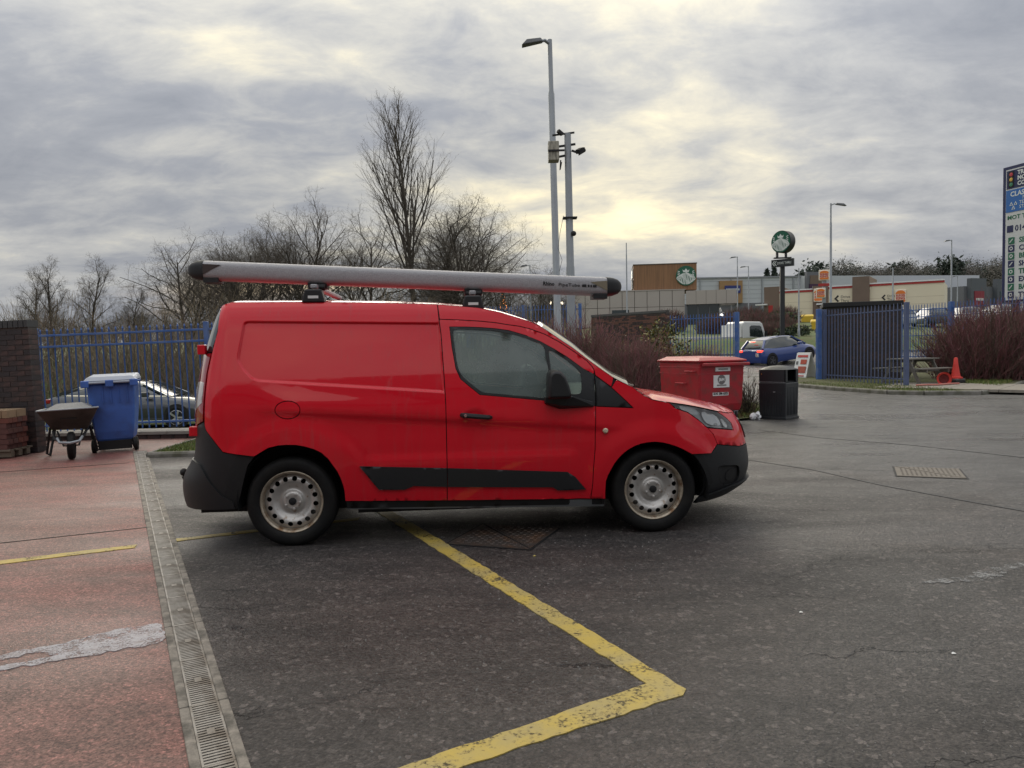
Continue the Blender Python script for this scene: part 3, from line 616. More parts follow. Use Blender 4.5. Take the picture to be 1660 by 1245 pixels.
gm=g.mesh('grate',GRT)
for i in range(36): link('grate',gm,ch,(-8.5+i*.5,0,0))
# yellow bay lines
YEL=bpy.data.materials.new('worn_yellow_line'); YEL.use_nodes=True
n=N(YEL.node_tree); b=YEL.node_tree.nodes['Principled BSDF']; tc=n('ShaderNodeTexCoord').outputs['Object']
w=n.math('ADD',n.math('MULTIPLY',n.noise(tc,55,4,.7),.6),n.math('MULTIPLY',n.noise(tc,7,4,.6),.45))
c=n.mix(n.ramp(n.noise(tc,4,4),[(.4,0.),(.65,1.)]),(.47,.345,.07),(.36,.29,.12)); c=n.mix(n.ramp(w,[(.53,0.),(.66,1.)]),c,(.16,.125,.06))
YEL.node_tree.links.new(n.ramp(w,[(.57,1.),(.69,.08)]),b.inputs['Alpha']); YEL.node_tree.links.new(c,b.inputs[0]); b.inputs['Roughness'].default_value=.65
YEL.node_tree.links.new(n('ShaderNodeBump',i={'Strength':.6,'Distance':.004,'Height':w}).outputs[0],b.inputs['Normal'])
def ragged(pts,seed,amp=.006,st=.05):
    r=random.Random(seed); o=[]
    for i in range(len(pts)):
        a,b_=Vector((*pts[i],0)),Vector((*pts[(i+1)%len(pts)],0)); k=max(1,int((b_-a).length/st)); nn=Vector((-(b_-a).y,(b_-a).x,0)).normalized()
        for j in range(k):
            p=a.lerp(b_,j/k)+nn*(r.uniform(-amp,amp) if j else 0); o.append((p.x,p.y))
    return o
flat('bay_line',ragged([(-1.95,7.95),(-.84,5.79),(.535,3.055),(-.40,2.46),(-1.2,1.95),(-1.08,1.83),(-.19,2.46),(.58,2.905),(.66,2.945),(.685,3.0),(-.66,5.70),(-1.83,8.0)],1),.0045,YEL)
flat('bay_line',ragged([(-2.60,5.635),(-2.0,5.93),(-1.3,6.27),(-1.3,6.19),(-2.0,5.85),(-2.58,5.555)],2),.0045,YEL)
flat('bay_line',ragged([(-2.79,5.50),(-3.6,5.10),(-5.4,4.2),(-5.36,4.1),(-3.56,5.0),(-2.76,5.41)],3),.0045,YEL)
# spilt white paint and dried splashes
STN=mat('pale_spill',(.42,.41,.44),.5,var=.25,vs=30,col2=(.26,.22,.22),c2s=22,c2r=(.5,.7))
for m_,lo in ((STN,.40),(mat('faint_splash',(.24,.24,.24),.5,var=.4,vs=25),.46)):
    n=N(m_.node_tree); tc=n('ShaderNodeTexCoord').outputs['Object']; w=n.math('ADD',n.math('MULTIPLY',n.noise(tc,90,4,.7),.5),n.math('MULTIPLY',n.noise(tc,11,5,.65),.5))
    m_.node_tree.links.new(n.ramp(w,[(lo+.0,.0),(lo+.12,.8)]),m_.node_tree.nodes['Principled BSDF'].inputs['Alpha'])
flat('pale_spill',ragged([(-1.73,3.62),(-1.76,3.70),(-1.80,3.76),(-1.87,3.86),(-2.02,3.80),(-2.15,3.66),(-2.30,3.57),(-2.52,3.42),(-2.50,3.36),(-2.28,3.50),(-2.16,3.47),(-2.38,3.33),(-2.36,3.29),(-2.09,3.42),(-1.95,3.47),(-1.86,3.55),(-1.79,3.55)],4,.018,.03),.0042,STN)
flat('dried_splash',ragged([(2.35,4.30),(2.55,4.36),(2.72,4.40),(2.8,4.52),(3.1,4.62),(3.5,4.9),(3.53,4.86),(3.15,4.57),(3.0,4.50),(2.85,4.38),(2.68,4.30),(2.5,4.28)],5,.02,.03),.0042,mat('faint_splash',(.19,.19,.19),.55,var=.4,vs=25))
# manhole covers
IRON=mat('cast_iron',(.085,.070,.062),.5,.4,var=.3,vs=14,col2=(.12,.07,.045),c2s=6)
def manhole(name,label,c,ax,ay,m):
    t=thing(name,label,'manhole cover',(*c,0),0); a,b_=Vector((*ax,0)),Vector((*ay,0)); fr=MB()
    P=lambda s,q,z:tuple(a*s+b_*q+Vector((0,0,z)))
    fr.add([P(-.5,-.5,.004),P(.5,-.5,.004),P(.5,.5,.004),P(-.5,.5,.004)],[(0,1,2,3)]); fr.build('frame',BLACK,t)
    for tri in (((-.47,-.47),(.47,-.47),(-.47,.45)),((.47,-.44),(.47,.47),(-.44,.47))):
        l=MB(); l.add([P(s,q,z) for z in (.003,.008) for s,q in tri],[(3,4,5),(0,1,4,3),(1,2,5,4),(2,0,3,5)])
        for i in range(14):
            for j in range(14):
                s,q=-.45+i*.066,-.45+j*.066
                ins=(s+q<-.03 and s>-.44 and q>-.44) if tri[0]==(-.47,-.47) else (s+q>.06 and s<.44 and q<.44)
                if ins:
                    d=.02; e=.007
                    if (i+j)%2: d,e=e,d
                    l.add([P(s-d,q-e,.008),P(s+d,q-e,.008),P(s+d,q+e,.008),P(s-d,q+e,.008),P(s-d*.7,q-e*.6,.012),P(s+d*.7,q-e*.6,.012),P(s+d*.7,q+e*.6,.012),P(s-d*.7,q+e*.6,.012)],[(4,5,6,7),(0,1,5,4),(1,2,6,5),(2,3,7,6),(3,0,4,7)])
        l.build('lid',m,t)
manhole('manhole_cover','brown cast iron manhole cover in two triangles beside the van sill',(-.075,5.555),(.62,-.20),(.25,.62),IRON)
manhole('manhole_cover','pale rusty manhole cover out on the open tarmac beyond van bonnet',(4.40,7.93),(.62,-.24),(.28,.62),mat('pale_iron',(.15,.13,.108),.6,.2,var=.3,vs=10))
# tarmac patch repairs and tar joints
JOINT=mat('tar_joint',(.03,.03,.031),.45)
def strip(pts,w,name,m,z=.0043):
    P=[Vector((*p,0)) for p in pts]; L_,R_=[],[]
    for i,p in enumerate(P):
        d=(P[min(i+1,len(P)-1)]-P[max(i-1,0)]).normalized(); nn=Vector((-d.y,d.x,0))*w/2; L_.append((p+nn)[:2]); R_.append((p-nn)[:2])
    flat(name,ragged([tuple(q) for q in L_]+[tuple(q) for q in R_[::-1]],7,w*.25,.15),z,m)
strip([(2.3,10.4),(2.82,9.07),(3.3,8.23),(3.58,7.27),(3.97,6.39),(4.14,6.06),(5.2,4.0)],.02,'tar_joint',JOINT)
strip([(-5.0,9.75),(-9,7.9),(-14,5.6)],.014,'slab_joint',JOINT); strip([(-2.9,6.1),(-6,4.6),(-12,1.6)],.010,'slab_joint',JOINT)
strip([(4.0,12.2),(4.52,11.0),(5.36,10.05),(6.02,8.82),(7.2,6.6)],.022,'tar_joint',JOINT)
# loose grit and chips on the tarmac
rg=random.Random(5); gr=MB()
for i in range(2600):
    y=1.6+9*rg.random()**1.6; x=rg.uniform(-.9*y*.2-.2,.8*y+1.); s=rg.uniform(.002,.006)*(1+.08*y)
    if x<float(xl(y))+.25: continue
    z=.0; a=rg.random()*3
    gr.add([(x+s*math.cos(a),y+s*math.sin(a),z),(x+s*math.cos(a+2.2),y+s*math.sin(a+2.2),z),(x+s*math.cos(a+4.1),y+s*math.sin(a+4.1),z),(x,y,z+s*.8)],[(0,1,3),(1,2,3),(2,0,3)])
o=gr.build('loose_grit',mat('grit_stone',(.20,.19,.18),.8,var=.4,vs=3)); o['kind']='stuff'; setp(o,'scattered pale grit chips on the tarmac','grit')
for x,y,c,lb in ((1.48,3.85,(.75,.75,.73),'tiny white paper scrap on dark tarmac'),(1.95,3.3,(.75,.75,.74),'white cigarette end lying on the tarmac'),(.13,5.0,(.55,.45,.12),'yellow leaf fragment near the manhole cover')):
    q=MB(); q.add([(-.016,-.006,.001),(.014,-.009,.004),(.017,.006,.001),(.0,.011,.008),(-.015,.007,.002)],[(0,1,2,3,4)]); q.add([(-.016,-.006,-.001),(.014,-.009,-.001),(.017,.006,-.001),(.0,.011,-.001),(-.015,.007,-.001)],[(4,3,2,1,0)])
    setp(q.build('litter_scrap',mat('litter%.2f'%x,c,.8),loc=(x,y,.003)),lb,'litter').scale=(.6,.6,.6)
# ---------------------------------------------------------------- near left: wall, railings, bin, barrow, bricks
DKB=mat('dark_engineering_brick',(.038,.026,.026),.6,var=.45,vs=9,bump=.25,bs=50,col2=(.075,.04,.034),c2s=6)
MORT=mat('dirty_mortar',(.075,.068,.062),.9,var=.3,vs=20)
COPE=mat('dark_coping_brick',(.042,.044,.045),.6,var=.3,vs=9,bump=.25,bs=50)
brick_cache={}
def bmesh_(w,d,h,m):
    k=(w,d,h,m.name)
    if k not in brick_cache:
        b=MB(); e=.004; b.box(0,w,0,d,0,h); me=b.mesh('brick',m); brick_cache[k]=me
    return brick_cache[k]
def brick_wall(root,L_,H_,T_,mats,cope=None,seed=0,maxn=290,bw=.215,bh=.065,j=.010,front_only=True,ends=(True,True)):
    """bricks stand 4 mm proud of the mortar core; local x along the wall, front face at y=0"""
    r=random.Random(seed); co_=MB().box(.006,L_-.006,.006,T_-.006,0,H_-.004).build('mortar_core',MORT,root)
    nr=int((H_-(.105 if cope else 0))/(bh+j)); cnt=0; rest=MB(); cand=[]
    for row in range(nr-1,-1,-1):
        z=row*(bh+j)+j*.5; x=-(bw+j)*.5 if row%2 else 0.
        while x<L_-.01:
            a=max(x,0); b=min(x+bw,L_)
            if b-a>.03: cand.append((a,b,z))
            x+=bw+j
    for a,b,z in cand:
        pr=r.uniform(0,.003)
        if cnt<maxn:
            o=link('brick',bmesh_(round(b-a,3),round(T_ if T_<.3 else .102,3),bh,r.choice(mats)),root,(a,-.001-pr,z)); cnt+=1
        else: rest.box(a,b,-.001-pr,.1,z,z+bh)
    if rest.v: o=rest.build('brick_courses',mats[0],root); o['kind']='stuff'
    if cope:
        z=H_-.100; x=0
        while x<L_-.03:
            o=link('coping_brick',bmesh_(round(min(.065,L_-x),3),round(T_+.04,3),.102,cope),root,(x,-.02,z)); x+=.075
DKB2=mat('sooty_brick',(.028,.022,.024),.6,var=.45,vs=9,bump=.25,bs=50); DKB3=mat('brown_brick',(.062,.036,.031),.65,var=.4,vs=9,bump=.25,bs=50,col2=(.03,.022,.022),c2s=8)
w=thing('brick_wall','dark engineering brick boundary wall with coping beside blue railings','wall',(-6.93,10.93,0),math.pi,ry=R(1.6))
w.rotation_euler=(0,R(-1.8),0)
# local x runs to the left
wl_l=2.0; w.location=(-6.93-wl_l*math.cos(R(1.8)),10.93,-.055)
brick_wall(w,wl_l,1.93,.22,[DKB,DKB2,DKB,DKB3],COPE,3)
# railings on a low retaining wall
def bar_fence(name,label,p0,p1,h,pitch,rails,mat_,bar='round',z0=.0,base=None,posts=(0,),lean=0.,group=None,barr=.0125,tip=.05,pw=.07):
    a=Vector((*p0,0)); b=Vector((*p1,0)); L_=(b-a).length
    t=thing(name,label,'fence',(a.x,a.y,base or 0),math.atan2((b-a).y,(b-a).x),group)
    if lean: t.rotation_mode='XYZ'; t.rotation_euler=(0,lean,t.rotation_euler.z)
    m=MB()
    if bar=='round': m.lathe([(barr,z0),(barr,h-tip),(barr*1.5,h-tip+.008),(.001,h)],7)
    else:
        q=[(-.018,z0),(.018,z0),(.018,h-.08),(.008,h-.02),(0,h),(-.008,h-.02),(-.018,h-.08)]; m.prism(q,-.005,.005)
    me=m.mesh('pale',mat_,40)
    x=pitch*.7
    while x<L_-.03: link('pale',me,t,(x,-.03 if bar!='round' else 0,0)); x+=pitch
    for z in rails:
        MB().box(0,L_,-.02,.02,z-.018,z+.018).build('rail',mat_,t,bev=.004)
    for px in posts: MB().box(px-pw/2,px+pw/2,-pw/2-.012,pw/2-.012,-.05,h+.01).build('post',mat_,t,bev=.005)
    return t
bar_fence('railing_fence','blue steel railings on low kerb wall with dark car behind',(-8.02,12.8),(-2.2,12.8),1.87,.1165,(1.752,1.562,.215),BLUEM,z0=.12,posts=(0.,2.9,5.8),lean=R(-1.3),pw=.075)
dw=thing('retaining_wall','low brick retaining wall with pale coping under the blue railings','wall',(-8.9,12.5,-.7))
MB().box(0,8.2,.03,.50,0,.76).build('wall_core',MORT,dw)
bb=MB().box(0,.213,0,.06,0,.068).mesh('brick',DKB3)
for r_ in range(2):
    for i in range(36): link('brick',bb,dw,(i*.225+(r_%2)*.11,.0,.625+r_*.076))
cpm=MB().box(0,.44,0,.54,0,.05).mesh('coping_slab',mat('pale_coping',(.24,.225,.20),.85,var=.25,vs=8,bump=.3,bs=50))
for i in range(18): link('coping_slab',cpm,dw,(i*.45,-.02,.775))
# grass strip and edging
def blades(name,label,poly,dens,h,mats,seed,z=0.,w=.006,zf=None):
    r=random.Random(seed); xs=[p[0] for p in poly]; ys=[p[1] for p in poly]; m=MB()
    n_=int((max(xs)-min(xs))*(max(ys)-min(ys))*dens); X=np.array([r.uniform(min(xs),max(xs)) for _ in range(n_)]); Y=np.array([r.uniform(min(ys),max(ys)) for _ in range(n_)])
    k=sdist(X,Y,poly)>0
    for x,y in zip(X[k],Y[k]):
        a=r.random()*6.28; hh=h*r.uniform(.45,1.25); ww=w*r.uniform(.7,1.5); lx,ly=r.gauss(0,.45)*hh,r.gauss(0,.45)*hh; zz=z if zf is None else zf(x,y); c,s=math.cos(a)*ww,math.sin(a)*ww
        m.cur=r.randrange(len(mats)); m.add([(x-c,y-s,zz),(x+c,y+s,zz),(x+lx,y+ly,zz+hh)],[(0,1,2)])
    me=bpy.data.meshes.new(name); me.from_pydata(m.v,[],m.f)
    for q in mats: me.materials.append(q)
    me.polygons.foreach_set('material_index',m.m)
    o=link(name,me); o['kind']='stuff'; setp(o,label,'grass'); return o
GB=[mat('grass_a',(.10,.15,.025),.8),mat('grass_b',(.07,.115,.02),.8),mat('grass_c',(.17,.16,.055),.85)]
SOIL=mat('mossy_soil',(.075,.085,.025),.95,var=.35,vs=9,bump=.6,bs=60,col2=(.06,.045,.03),c2s=2.5)
GP=[(-4.96,10.32),(-3.0,10.5),(-.4,10.6),(-.4,12.48),(-5.0,12.48)]
flat('grass_strip',GP,.05,SOIL); blades('strip_grass','short green grass strip below the blue railings',GP,1500,.05,GB,1,.05)
KB=mat('kerb_concrete',(.20,.19,.17),.85,var=.3,vs=10,bump=.3,bs=50,col2=(.10,.10,.07),c2s=4)
def kerb(name,label,pts,L_=.9,w=.12,h=.12,zf=None):
    t=thing(name,label,'kerb'); t['kind']='structure'; P=[Vector((*p,0)) for p in pts]
    for a,b in zip(P[:-1],P[1:]):
        n_=max(1,round((b-a).length/L_)); st=(b-a)/n_
        for i in range(n_):
            p=a+st*i; ln=st.length; z=zf(p.x,p.y) if zf else 0.
            k=MB(); k.prism([(-w/2,-.05),(w/2,-.05),(w/2,h),(-w/2+.02,h),(-w/2,h-.03)],.004,ln-.004,'yz')
            k.build('kerb_stone',KB,t,bev=.006,loc=(p.x,p.y,z),rot=(0,0,math.atan2(st.y,st.x)))
    return t
kerb('edging_kerb','thin concrete edging round the grass strip',[(-5.03,12.4),(-5.0,10.25),(-3.0,10.43),(-.4,10.53)],w=.06,h=.07)
# blue wheeled bin
BB=mat('blue_bin_plastic',(.055,.135,.44),.42,var=.15,vs=5,rv=.15,col2=(.05,.10,.30),c2s=3); BLID=mat('greyblue_bin_lid',(.30,.33,.40),.45,var=.12,vs=8)
t=thing('wheeled_bin','big blue plastic wheeled bin with grey lid beside the wheelbarrow','wheeled bin',(-5.86,11.12,0),R(20),ry=R(-1.5))
t.scale=(.87,.87,1)
b=MB(); b.add([(x,y,z) for z,a,c in ((.16,.27,.24),(.30,.30,.28),(.62,.335,.32),(1.0,.355,.345)) for x,y in ((-a,-c),(a,-c),(a,c),(-a,c))],[(i*4+j,i*4+(j+1)%4,i*4+4+(j+1)%4,i*4+4+j) for i in range(3) for j in range(4)]+[(3,2,1,0),(12,13,14,15)]); b.build('body',BB,t,bev=.035)
b=MB(); b.box(-.39,.39,-.40,.37,1.0,1.035); b.build('rim',BB,t,bev=.012)
for x in (-.12,.0,.12,.245): MB().box(x-.006,x+.006,-.353,-.33,.72,.99).build('rib',BB,t)
l=MB(); l.add([(-.40,-.39,1.04),(.40,-.39,1.04),(.40,.38,1.04),(-.40,.38,1.04),(-.34,-.30,1.10),(.34,-.30,1.10),(.36,.34,1.13),(-.36,.34,1.13)],[(3,2,1,0),(4,5,6,7),(0,1,5,4),(1,2,6,5),(2,3,7,6),(3,0,4,7)]); lid=l.build('lid',BLID,t,bev=.02)
for x in (-.36,0,.36): MB().box(x-.06,x+.06,-.445,-.37,.955,1.055).build('hinge_block',BB,t,bev=.015); 
for x in (-.18,.18): MB().tube([(x-.12,-.42,1.02),(x+.12,-.42,1.02)],.016,8).build('handle_bar',BLID,t)
MB().box(-.25,.25,-.26,-.22,.04,.17).build('axle_housing',BLACK,t); MB().tube([(-.33,-.24,.1),(.33,-.24,.1)],.014,8).build('axle',BLACK,t)
wh=MB().lathe([(.03,-.03),(.075,-.034),(.1,-.026),(.1,.026),(.075,.034),(.03,.03)],24,axis='x').mesh('wheel',RUB,40)
for x in (-.315,.315): link('wheel',wh,t,(x,-.24,.1))
for x in (-.24,.24): link('wheel',wh,t,(x,.22,.1))
MB().box(-.27,.27,-.22,.22,.12,.2).build('base',BLACK,t)
# wheelbarrow, seen from the front
GALT=mat('dull_galvanised_tray',(.10,.095,.085),.55,.45,var=.3,vs=8,col2=(.05,.045,.04),c2s=4,bump=.15,bs=30)
t=thing('wheelbarrow','grey metal wheelbarrow with black tyre standing nose-on by the brick wall','wheelbarrow',(-6.10,10.34,0),R(27))
b=MB(); T=[(-.36,-.28,.68),(.36,-.28,.70),(.33,.62,.66),(-.33,.62,.65)]; B=[(-.21,.0,.40),(.21,.0,.40),(.21,.45,.36),(-.21,.45,.36)]
b.add(T+B,[(0,1,5,4),(1,2,6,5),(2,3,7,6),(3,0,4,7),(4,5,6,7)]); tr=b.build('tray',GALT,t); so_=tr.modifiers.new('s','SOLIDIFY'); so_.thickness=.006; bevel(tr,.02)
MB().tube([T[0],T[1],T[2],T[3],T[0]],.011,8).build('tray_rim',GALV,t)
MB().box(-.1,.1,-.175,-.168,.555,.563).build('tray_slot',BLACK,t,rot=(0,0,0))
MB().lathe([(.05,-.045),(.12,-.05),(.16,-.045),(.185,-.03),(.19,0),(.185,.03),(.16,.045),(.12,.05),(.05,.045)],32,axis='x').build('wheel',RUB,t,sm=40,loc=(.02,-.18,.19))
for s in (-1,1):
    MB().tube([(s*.05+.02,-.40,.24),(s*.16,-.30,.30),(s*.2,.0,.38),(s*.22,.6,.36),(s*.26,.95,.45)],.017,8).build('frame_tube',BLACK,t,sm=True)
    MB().tube([(s*.24,.1,.42),(s*.31,.32,.05),(s*.28,.40,.012),(s*.22,.6,.36)],.017,8).build('leg',BLACK,t,sm=True)
    MB().tube([(s*.02+.02,-.18,.19),(s*.09+.02,-.18,.19),(s*.15,-.02,.38)],.012,8).build('wheel_bracket',BLACK,t)
MB().tube([(-.13,-.33,.31),(-.10,-.42,.26),(.02,-.44,.25),(.13,-.42,.27),(.16,-.33,.32)],.018,8).build('nose_bar',GALV,t,sm=True)
MB().add([(-.27,-.2,.68),(.27,-.2,.70),(.27,.5,.69),(-.27,.5,.68),(-.15,.1,.75),(.15,.1,.76)],[(0,1,5,4),(1,2,5),(2,3,4,5),(3,0,4)]).build('rubble_load',mat('wet_rubble',(.17,.17,.175),.6,var=.3,vs=15,bump=.6,bs=30),t)
# stacked bricks on a pallet
RBK=[mat('red_brick',(.15,.048,.034),.75,var=.35,vs=9,bump=.25,bs=50),mat('purple_brick',(.10,.040,.034),.75,var=.35,vs=9,bump=.25,bs=50)]; YBK=mat('buff_brick',(.27,.185,.11),.8,var=.3,vs=9,bump=.25,bs=50)
t=thing('brick_stack','stack of red and buff bricks on a wooden pallet by the wall','brick stack',(-7.90,10.34,0),R(2))
WD=mat('grey_pallet_wood',(.14,.115,.085),.85,var=.3,vs=5,stretch=(.3,4,4))
for y in (.04,.22,.40): MB().box(0,.95,y-.04,y+.04,.02,.10).build('pallet_bearer',WD,t)
for y in np.linspace(.02,.46,4): MB().box(0,.95,y-.045,y+.045,.10,.122).build('pallet_board',WD,t)
rr=random.Random(4)
for row in range(6):
    z=.125+row*.073; x=.03+(0 if row%2 else -.0); first=.1 if row%2 else .215
    while x<.90:
        wd_=min(first,.93-x); first=.215
        for y in (.0,.115,.23,.345):
            link('brick',bmesh_(round(wd_-.004,3),.105,.068,rr.choice(RBK)),t,(x,y+rr.uniform(-.004,.004),z))
        x+=wd_+.006
for i in range(12):
    link('brick',bmesh_(.066,.215,.105,YBK),t,(.03+i*.0745,-.005+rr.uniform(-.006,.006),.125+6*.073))
    link('brick',bmesh_(.066,.215,.105,YBK),t,(.03+i*.0745,.225,.125+6*.073))
# ---------------------------------------------------------------- right of the van: bins, board, fences, table, cones
RBIN=mat('red_bin_steel',(.38,.014,.024),.42,.1,var=.2,vs=5,coat=.2,rv=.15,col2=(.24,.03,.03),c2s=7)
t=thing('waste_container','large red four wheeled waste container with white stickers behind the van bonnet','waste container',(3.50,13.95,0),R(22))
W_,D_=.98,1.26
b=MB(); b.add([(x,y,z) for z,s in ((.20,.90),(.34,.955),(1.10,1.0)) for x,y in ((-W_/2*s,-D_/2*s),(W_/2*s,-D_/2*s),(W_/2*s,D_/2*s),(-W_/2*s,D_/2*s))],[(i*4+j,i*4+(j+1)%4,i*4+4+(j+1)%4,i*4+4+j) for i in range(2) for j in range(4)]+[(3,2,1,0),(8,9,10,11)]); b.build('body',RBIN,t,bev=.03)
for z in (.36,.47,.60,.74,.88,1.0):
    s=.905+.095*(z-.2)/.9; MB().box(-W_/2*s-.006,W_/2*s+.006,-D_/2*s-.008,D_/2*s+.008,z-.008,z+.008).build('swage',RBIN,t,bev=.005)
MB().box(-W_/2-.03,W_/2+.03,-D_/2-.03,D_/2+.03,1.09,1.125).build('rim',RBIN,t,bev=.01)
lm=MB(); lm.add([(-W_/2-.02,-D_/2-.02,1.125),(W_/2+.02,-D_/2-.02,1.125),(W_/2+.02,D_/2,1.125),(-W_/2-.02,D_/2,1.125),(-W_/2+.1,-D_/2+.12,1.17),(W_/2-.1,-D_/2+.12,1.17),(W_/2-.1,D_/2-.1,1.185),(-W_/2+.1,D_/2-.1,1.185)],[(0,1,5,4),(1,2,6,5),(2,3,7,6),(3,0,4,7),(4,5,6,7)]); lm.build('lid',mat('faded_red_lid',(.36,.07,.065),.5,var=.2,vs=6),t,bev=.015)
MB().box(-W_/2+.03,W_/2+.055,-D_/2-.085,-D_/2-.03,1.02,1.075).build('lift_rail',RBIN,t,bev=.012)

for x,z in ((-.38,.93),(-.1,.71)): MB().tube([(-W_/2-.0,x-.14,z),(-W_/2-.045,x-.12,z),(-W_/2-.045,x+.12,z),(-W_/2-.0,x+.14,z)],.014,8).build('handle',RBIN,t)
cas=MB().lathe([(.02,-.024),(.07,-.026),(.1,-.02),(.1,.02),(.07,.026),(.02,.024)],20,axis='x').mesh('castor_wheel',RUB,40)
fk=MB(); fk.box(-.035,-.028,-.05,.05,.08,.2); fk.box(.028,.035,-.05,.05,.08,.2); fk.box(-.05,.05,-.05,.05,.19,.215); fkm=fk.mesh('castor_fork',GALV)
for x in (-.36,.36):
    for y in (-.5,.5): q=link('castor_fork',fkm,t,(x,y,0)); link('castor_wheel',cas,q,(0,0.02,.1))
STK=mat('white_sticker',(.72,.72,.71),.5,var=.1,vs=9)
SX=-.30
def sticker(x0,x1,z0,z1): 
    x0+=SX;x1+=SX
    zc_=(z0+z1)/2; s=.905+.095*(zc_-.2)/.9; y=-D_/2*s-.0175
    MB().box(x0,x1,y,y+.012,z0,z1).build('sticker',STK,t); return y-.0012
y=sticker(.15,.47,.925,.995)
for i in range(9): MB().box(SX+.215+i*.023,SX+.231+i*.023,y-.001,y+.001,.95,.972).build('printed_mark',mat('dark_green_ink',(.03,.05,.04),.6),t)
y=sticker(.12,.46,.635,.855); GR_=mat('grey_ink',(.16,.15,.15),.6)
MB().lathe([(.085,-.002),(.06,-.003),(.0001,-.003)],28,(SX+.29,y+.001,.775),'y').build('logo_oval',GR_,t).scale=(1,1,1)
text('J&M',.075,STK,t,(SX+.228,y-.003,.75),(R(90),0,0),.125,bold=.002)
for i in range(8): MB().box(SX+.19+i*.026,SX+.208+i*.026,y-.001,y+.001,.66,.69).build('printed_mark',GR_,t)
y=sticker(.11,.45,.49,.565); text('0141 580 6322',.055,INK,t,(SX+.125,y-.001,.508),(R(90),0,0),.31,bold=.0015)
y=sticker(.06,.45,.325,.39)
for i in range(11): MB().box(SX+.1+i*.03,SX+.122+i*.03,y-.001,y+.001,.35,.368).build('printed_mark',INK,t)
# black litter bin
LB=mat('black_litter_bin',(.012,.015,.019),.4,var=.25,vs=8,rv=.2,bump=.1,bs=20)
t=thing('litter_bin','black square litter bin with domed hood and side opening beside red container','litter bin',(4.98,14.05,0),R(-46))
t.scale=(.88,.88,1)
b=MB(); b.box(-.29,.29,-.29,.29,.0,.68,-.012,-.012); b.build('body',LB,t,bev=.02)
for x in np.linspace(-.2,.2,8): MB().box(x-.012,x+.012,-.305,-.285,.08,.5).build('flute',LB,t,bev=.004)
for y_ in np.linspace(-.2,.2,7): MB().box(.285,.304,y_-.012,y_+.012,.08,.6).build('flute',LB,t,bev=.004)
MB().box(-.305,.305,-.305,.305,0,.045).build('plinth',LB,t,bev=.008)
hd_=MB()
for x0,x1,y0,y1 in ((-.295,.295,-.295,-.255),(-.295,-.255,-.295,.295),(.255,.295,-.295,-.19),(.255,.295,.19,.295),(-.295,.295,.255,.295)): hd_.box(x0,x1,y0,y1,.68,.92)
hd_.build('hood',LB,t,bev=.01)
MB().box(-.25,.25,-.25,.25,.66,.70).build('inner_liner',BLACK,t)
dm=MB(); K=8
for i in range(K+1):
    for j in range(K+1):
        x=-.30+.6*i/K; y_=-.30+.6*j/K; dm.v.append((x,y_,.915+.075*(1-(x/.30)**2)**.5*(1-abs(y_/.30)**2.2)**.5 if abs(x)<.2999 and abs(y_)<.2999 else .915))
fs_=[(i*(K+1)+j,i*(K+1)+j+1,(i+1)*(K+1)+j+1,(i+1)*(K+1)+j) for i in range(K) for j in range(K)]; dm.f=fs_; dm.m=[0]*len(fs_); dm.build('dome',LB,t,sm=60)
MB().box(-.3,.3,-.302,-.296,.685,.692).build('trim_line',GALV,t); MB().box(.03,.075,-.31,-.296,.50,.515).build('lock_plate',GALV,t); MB().box(-.24,-.225,-.301,-.294,.82,.85).build('brass_badge',mat('brass',(.5,.35,.12),.35,.9),t)
t=thing('litter_bag','small crumpled white litter bag beside the black litter bin','litter',(4.42,13.8,0))
r=random.Random(8); q=MB()
for c_,rad in (((0,0,.06),.065),((.1,.03,.05),.055),((.07,-.03,.11),.045)): q.sphere(c_,rad,9,6)
q.v=[(x+r.gauss(0,.008),y_+r.gauss(0,.008),max(0.001,z+r.gauss(0,.008))) for x,y_,z in q.v]; q.build('bag',mat('white_polythene',(.75,.76,.78),.4),t)
# A-board
t=thing('a_board','white folding pavement A-board with red food pictures standing at the entrance','pavement sign',(10.55,27.15,TZ(10.55,27.15)+.03),R(-62))
for s in (-1,1):
    p=MB(); p.add([(-.3,s*.30,0),(.3,s*.30,0),(.3,s*.02,.98),(-.3,s*.02,.98)],[(0,1,2,3)]); o=p.build('board',WHITE,t); q=o.modifiers.new('s','SOLIDIFY'); q.thickness=.025
sl=math.atan2(.28,.98)
for (x,z,w_,h_,c) in ((0,.86,.44,.08,(.5,.06,.05)),(.08,.66,.26,.17,(.42,.07,.04)),(.06,.38,.34,.24,(.36,.08,.05)),(-.2,.62,.08,.12,(.12,.12,.12)),(0,.16,.4,.04,(.45,.1,.1))):
    k=z/.98; MB().box(-w_/2,w_/2,-.004,.004,-h_/2,h_/2).build('printed_picture',mat('print%.2f'%z,c,.5,var=.5,vs=18),t,loc=(x,-.30+.28*k-.018,z),rot=(-sl,0,0))
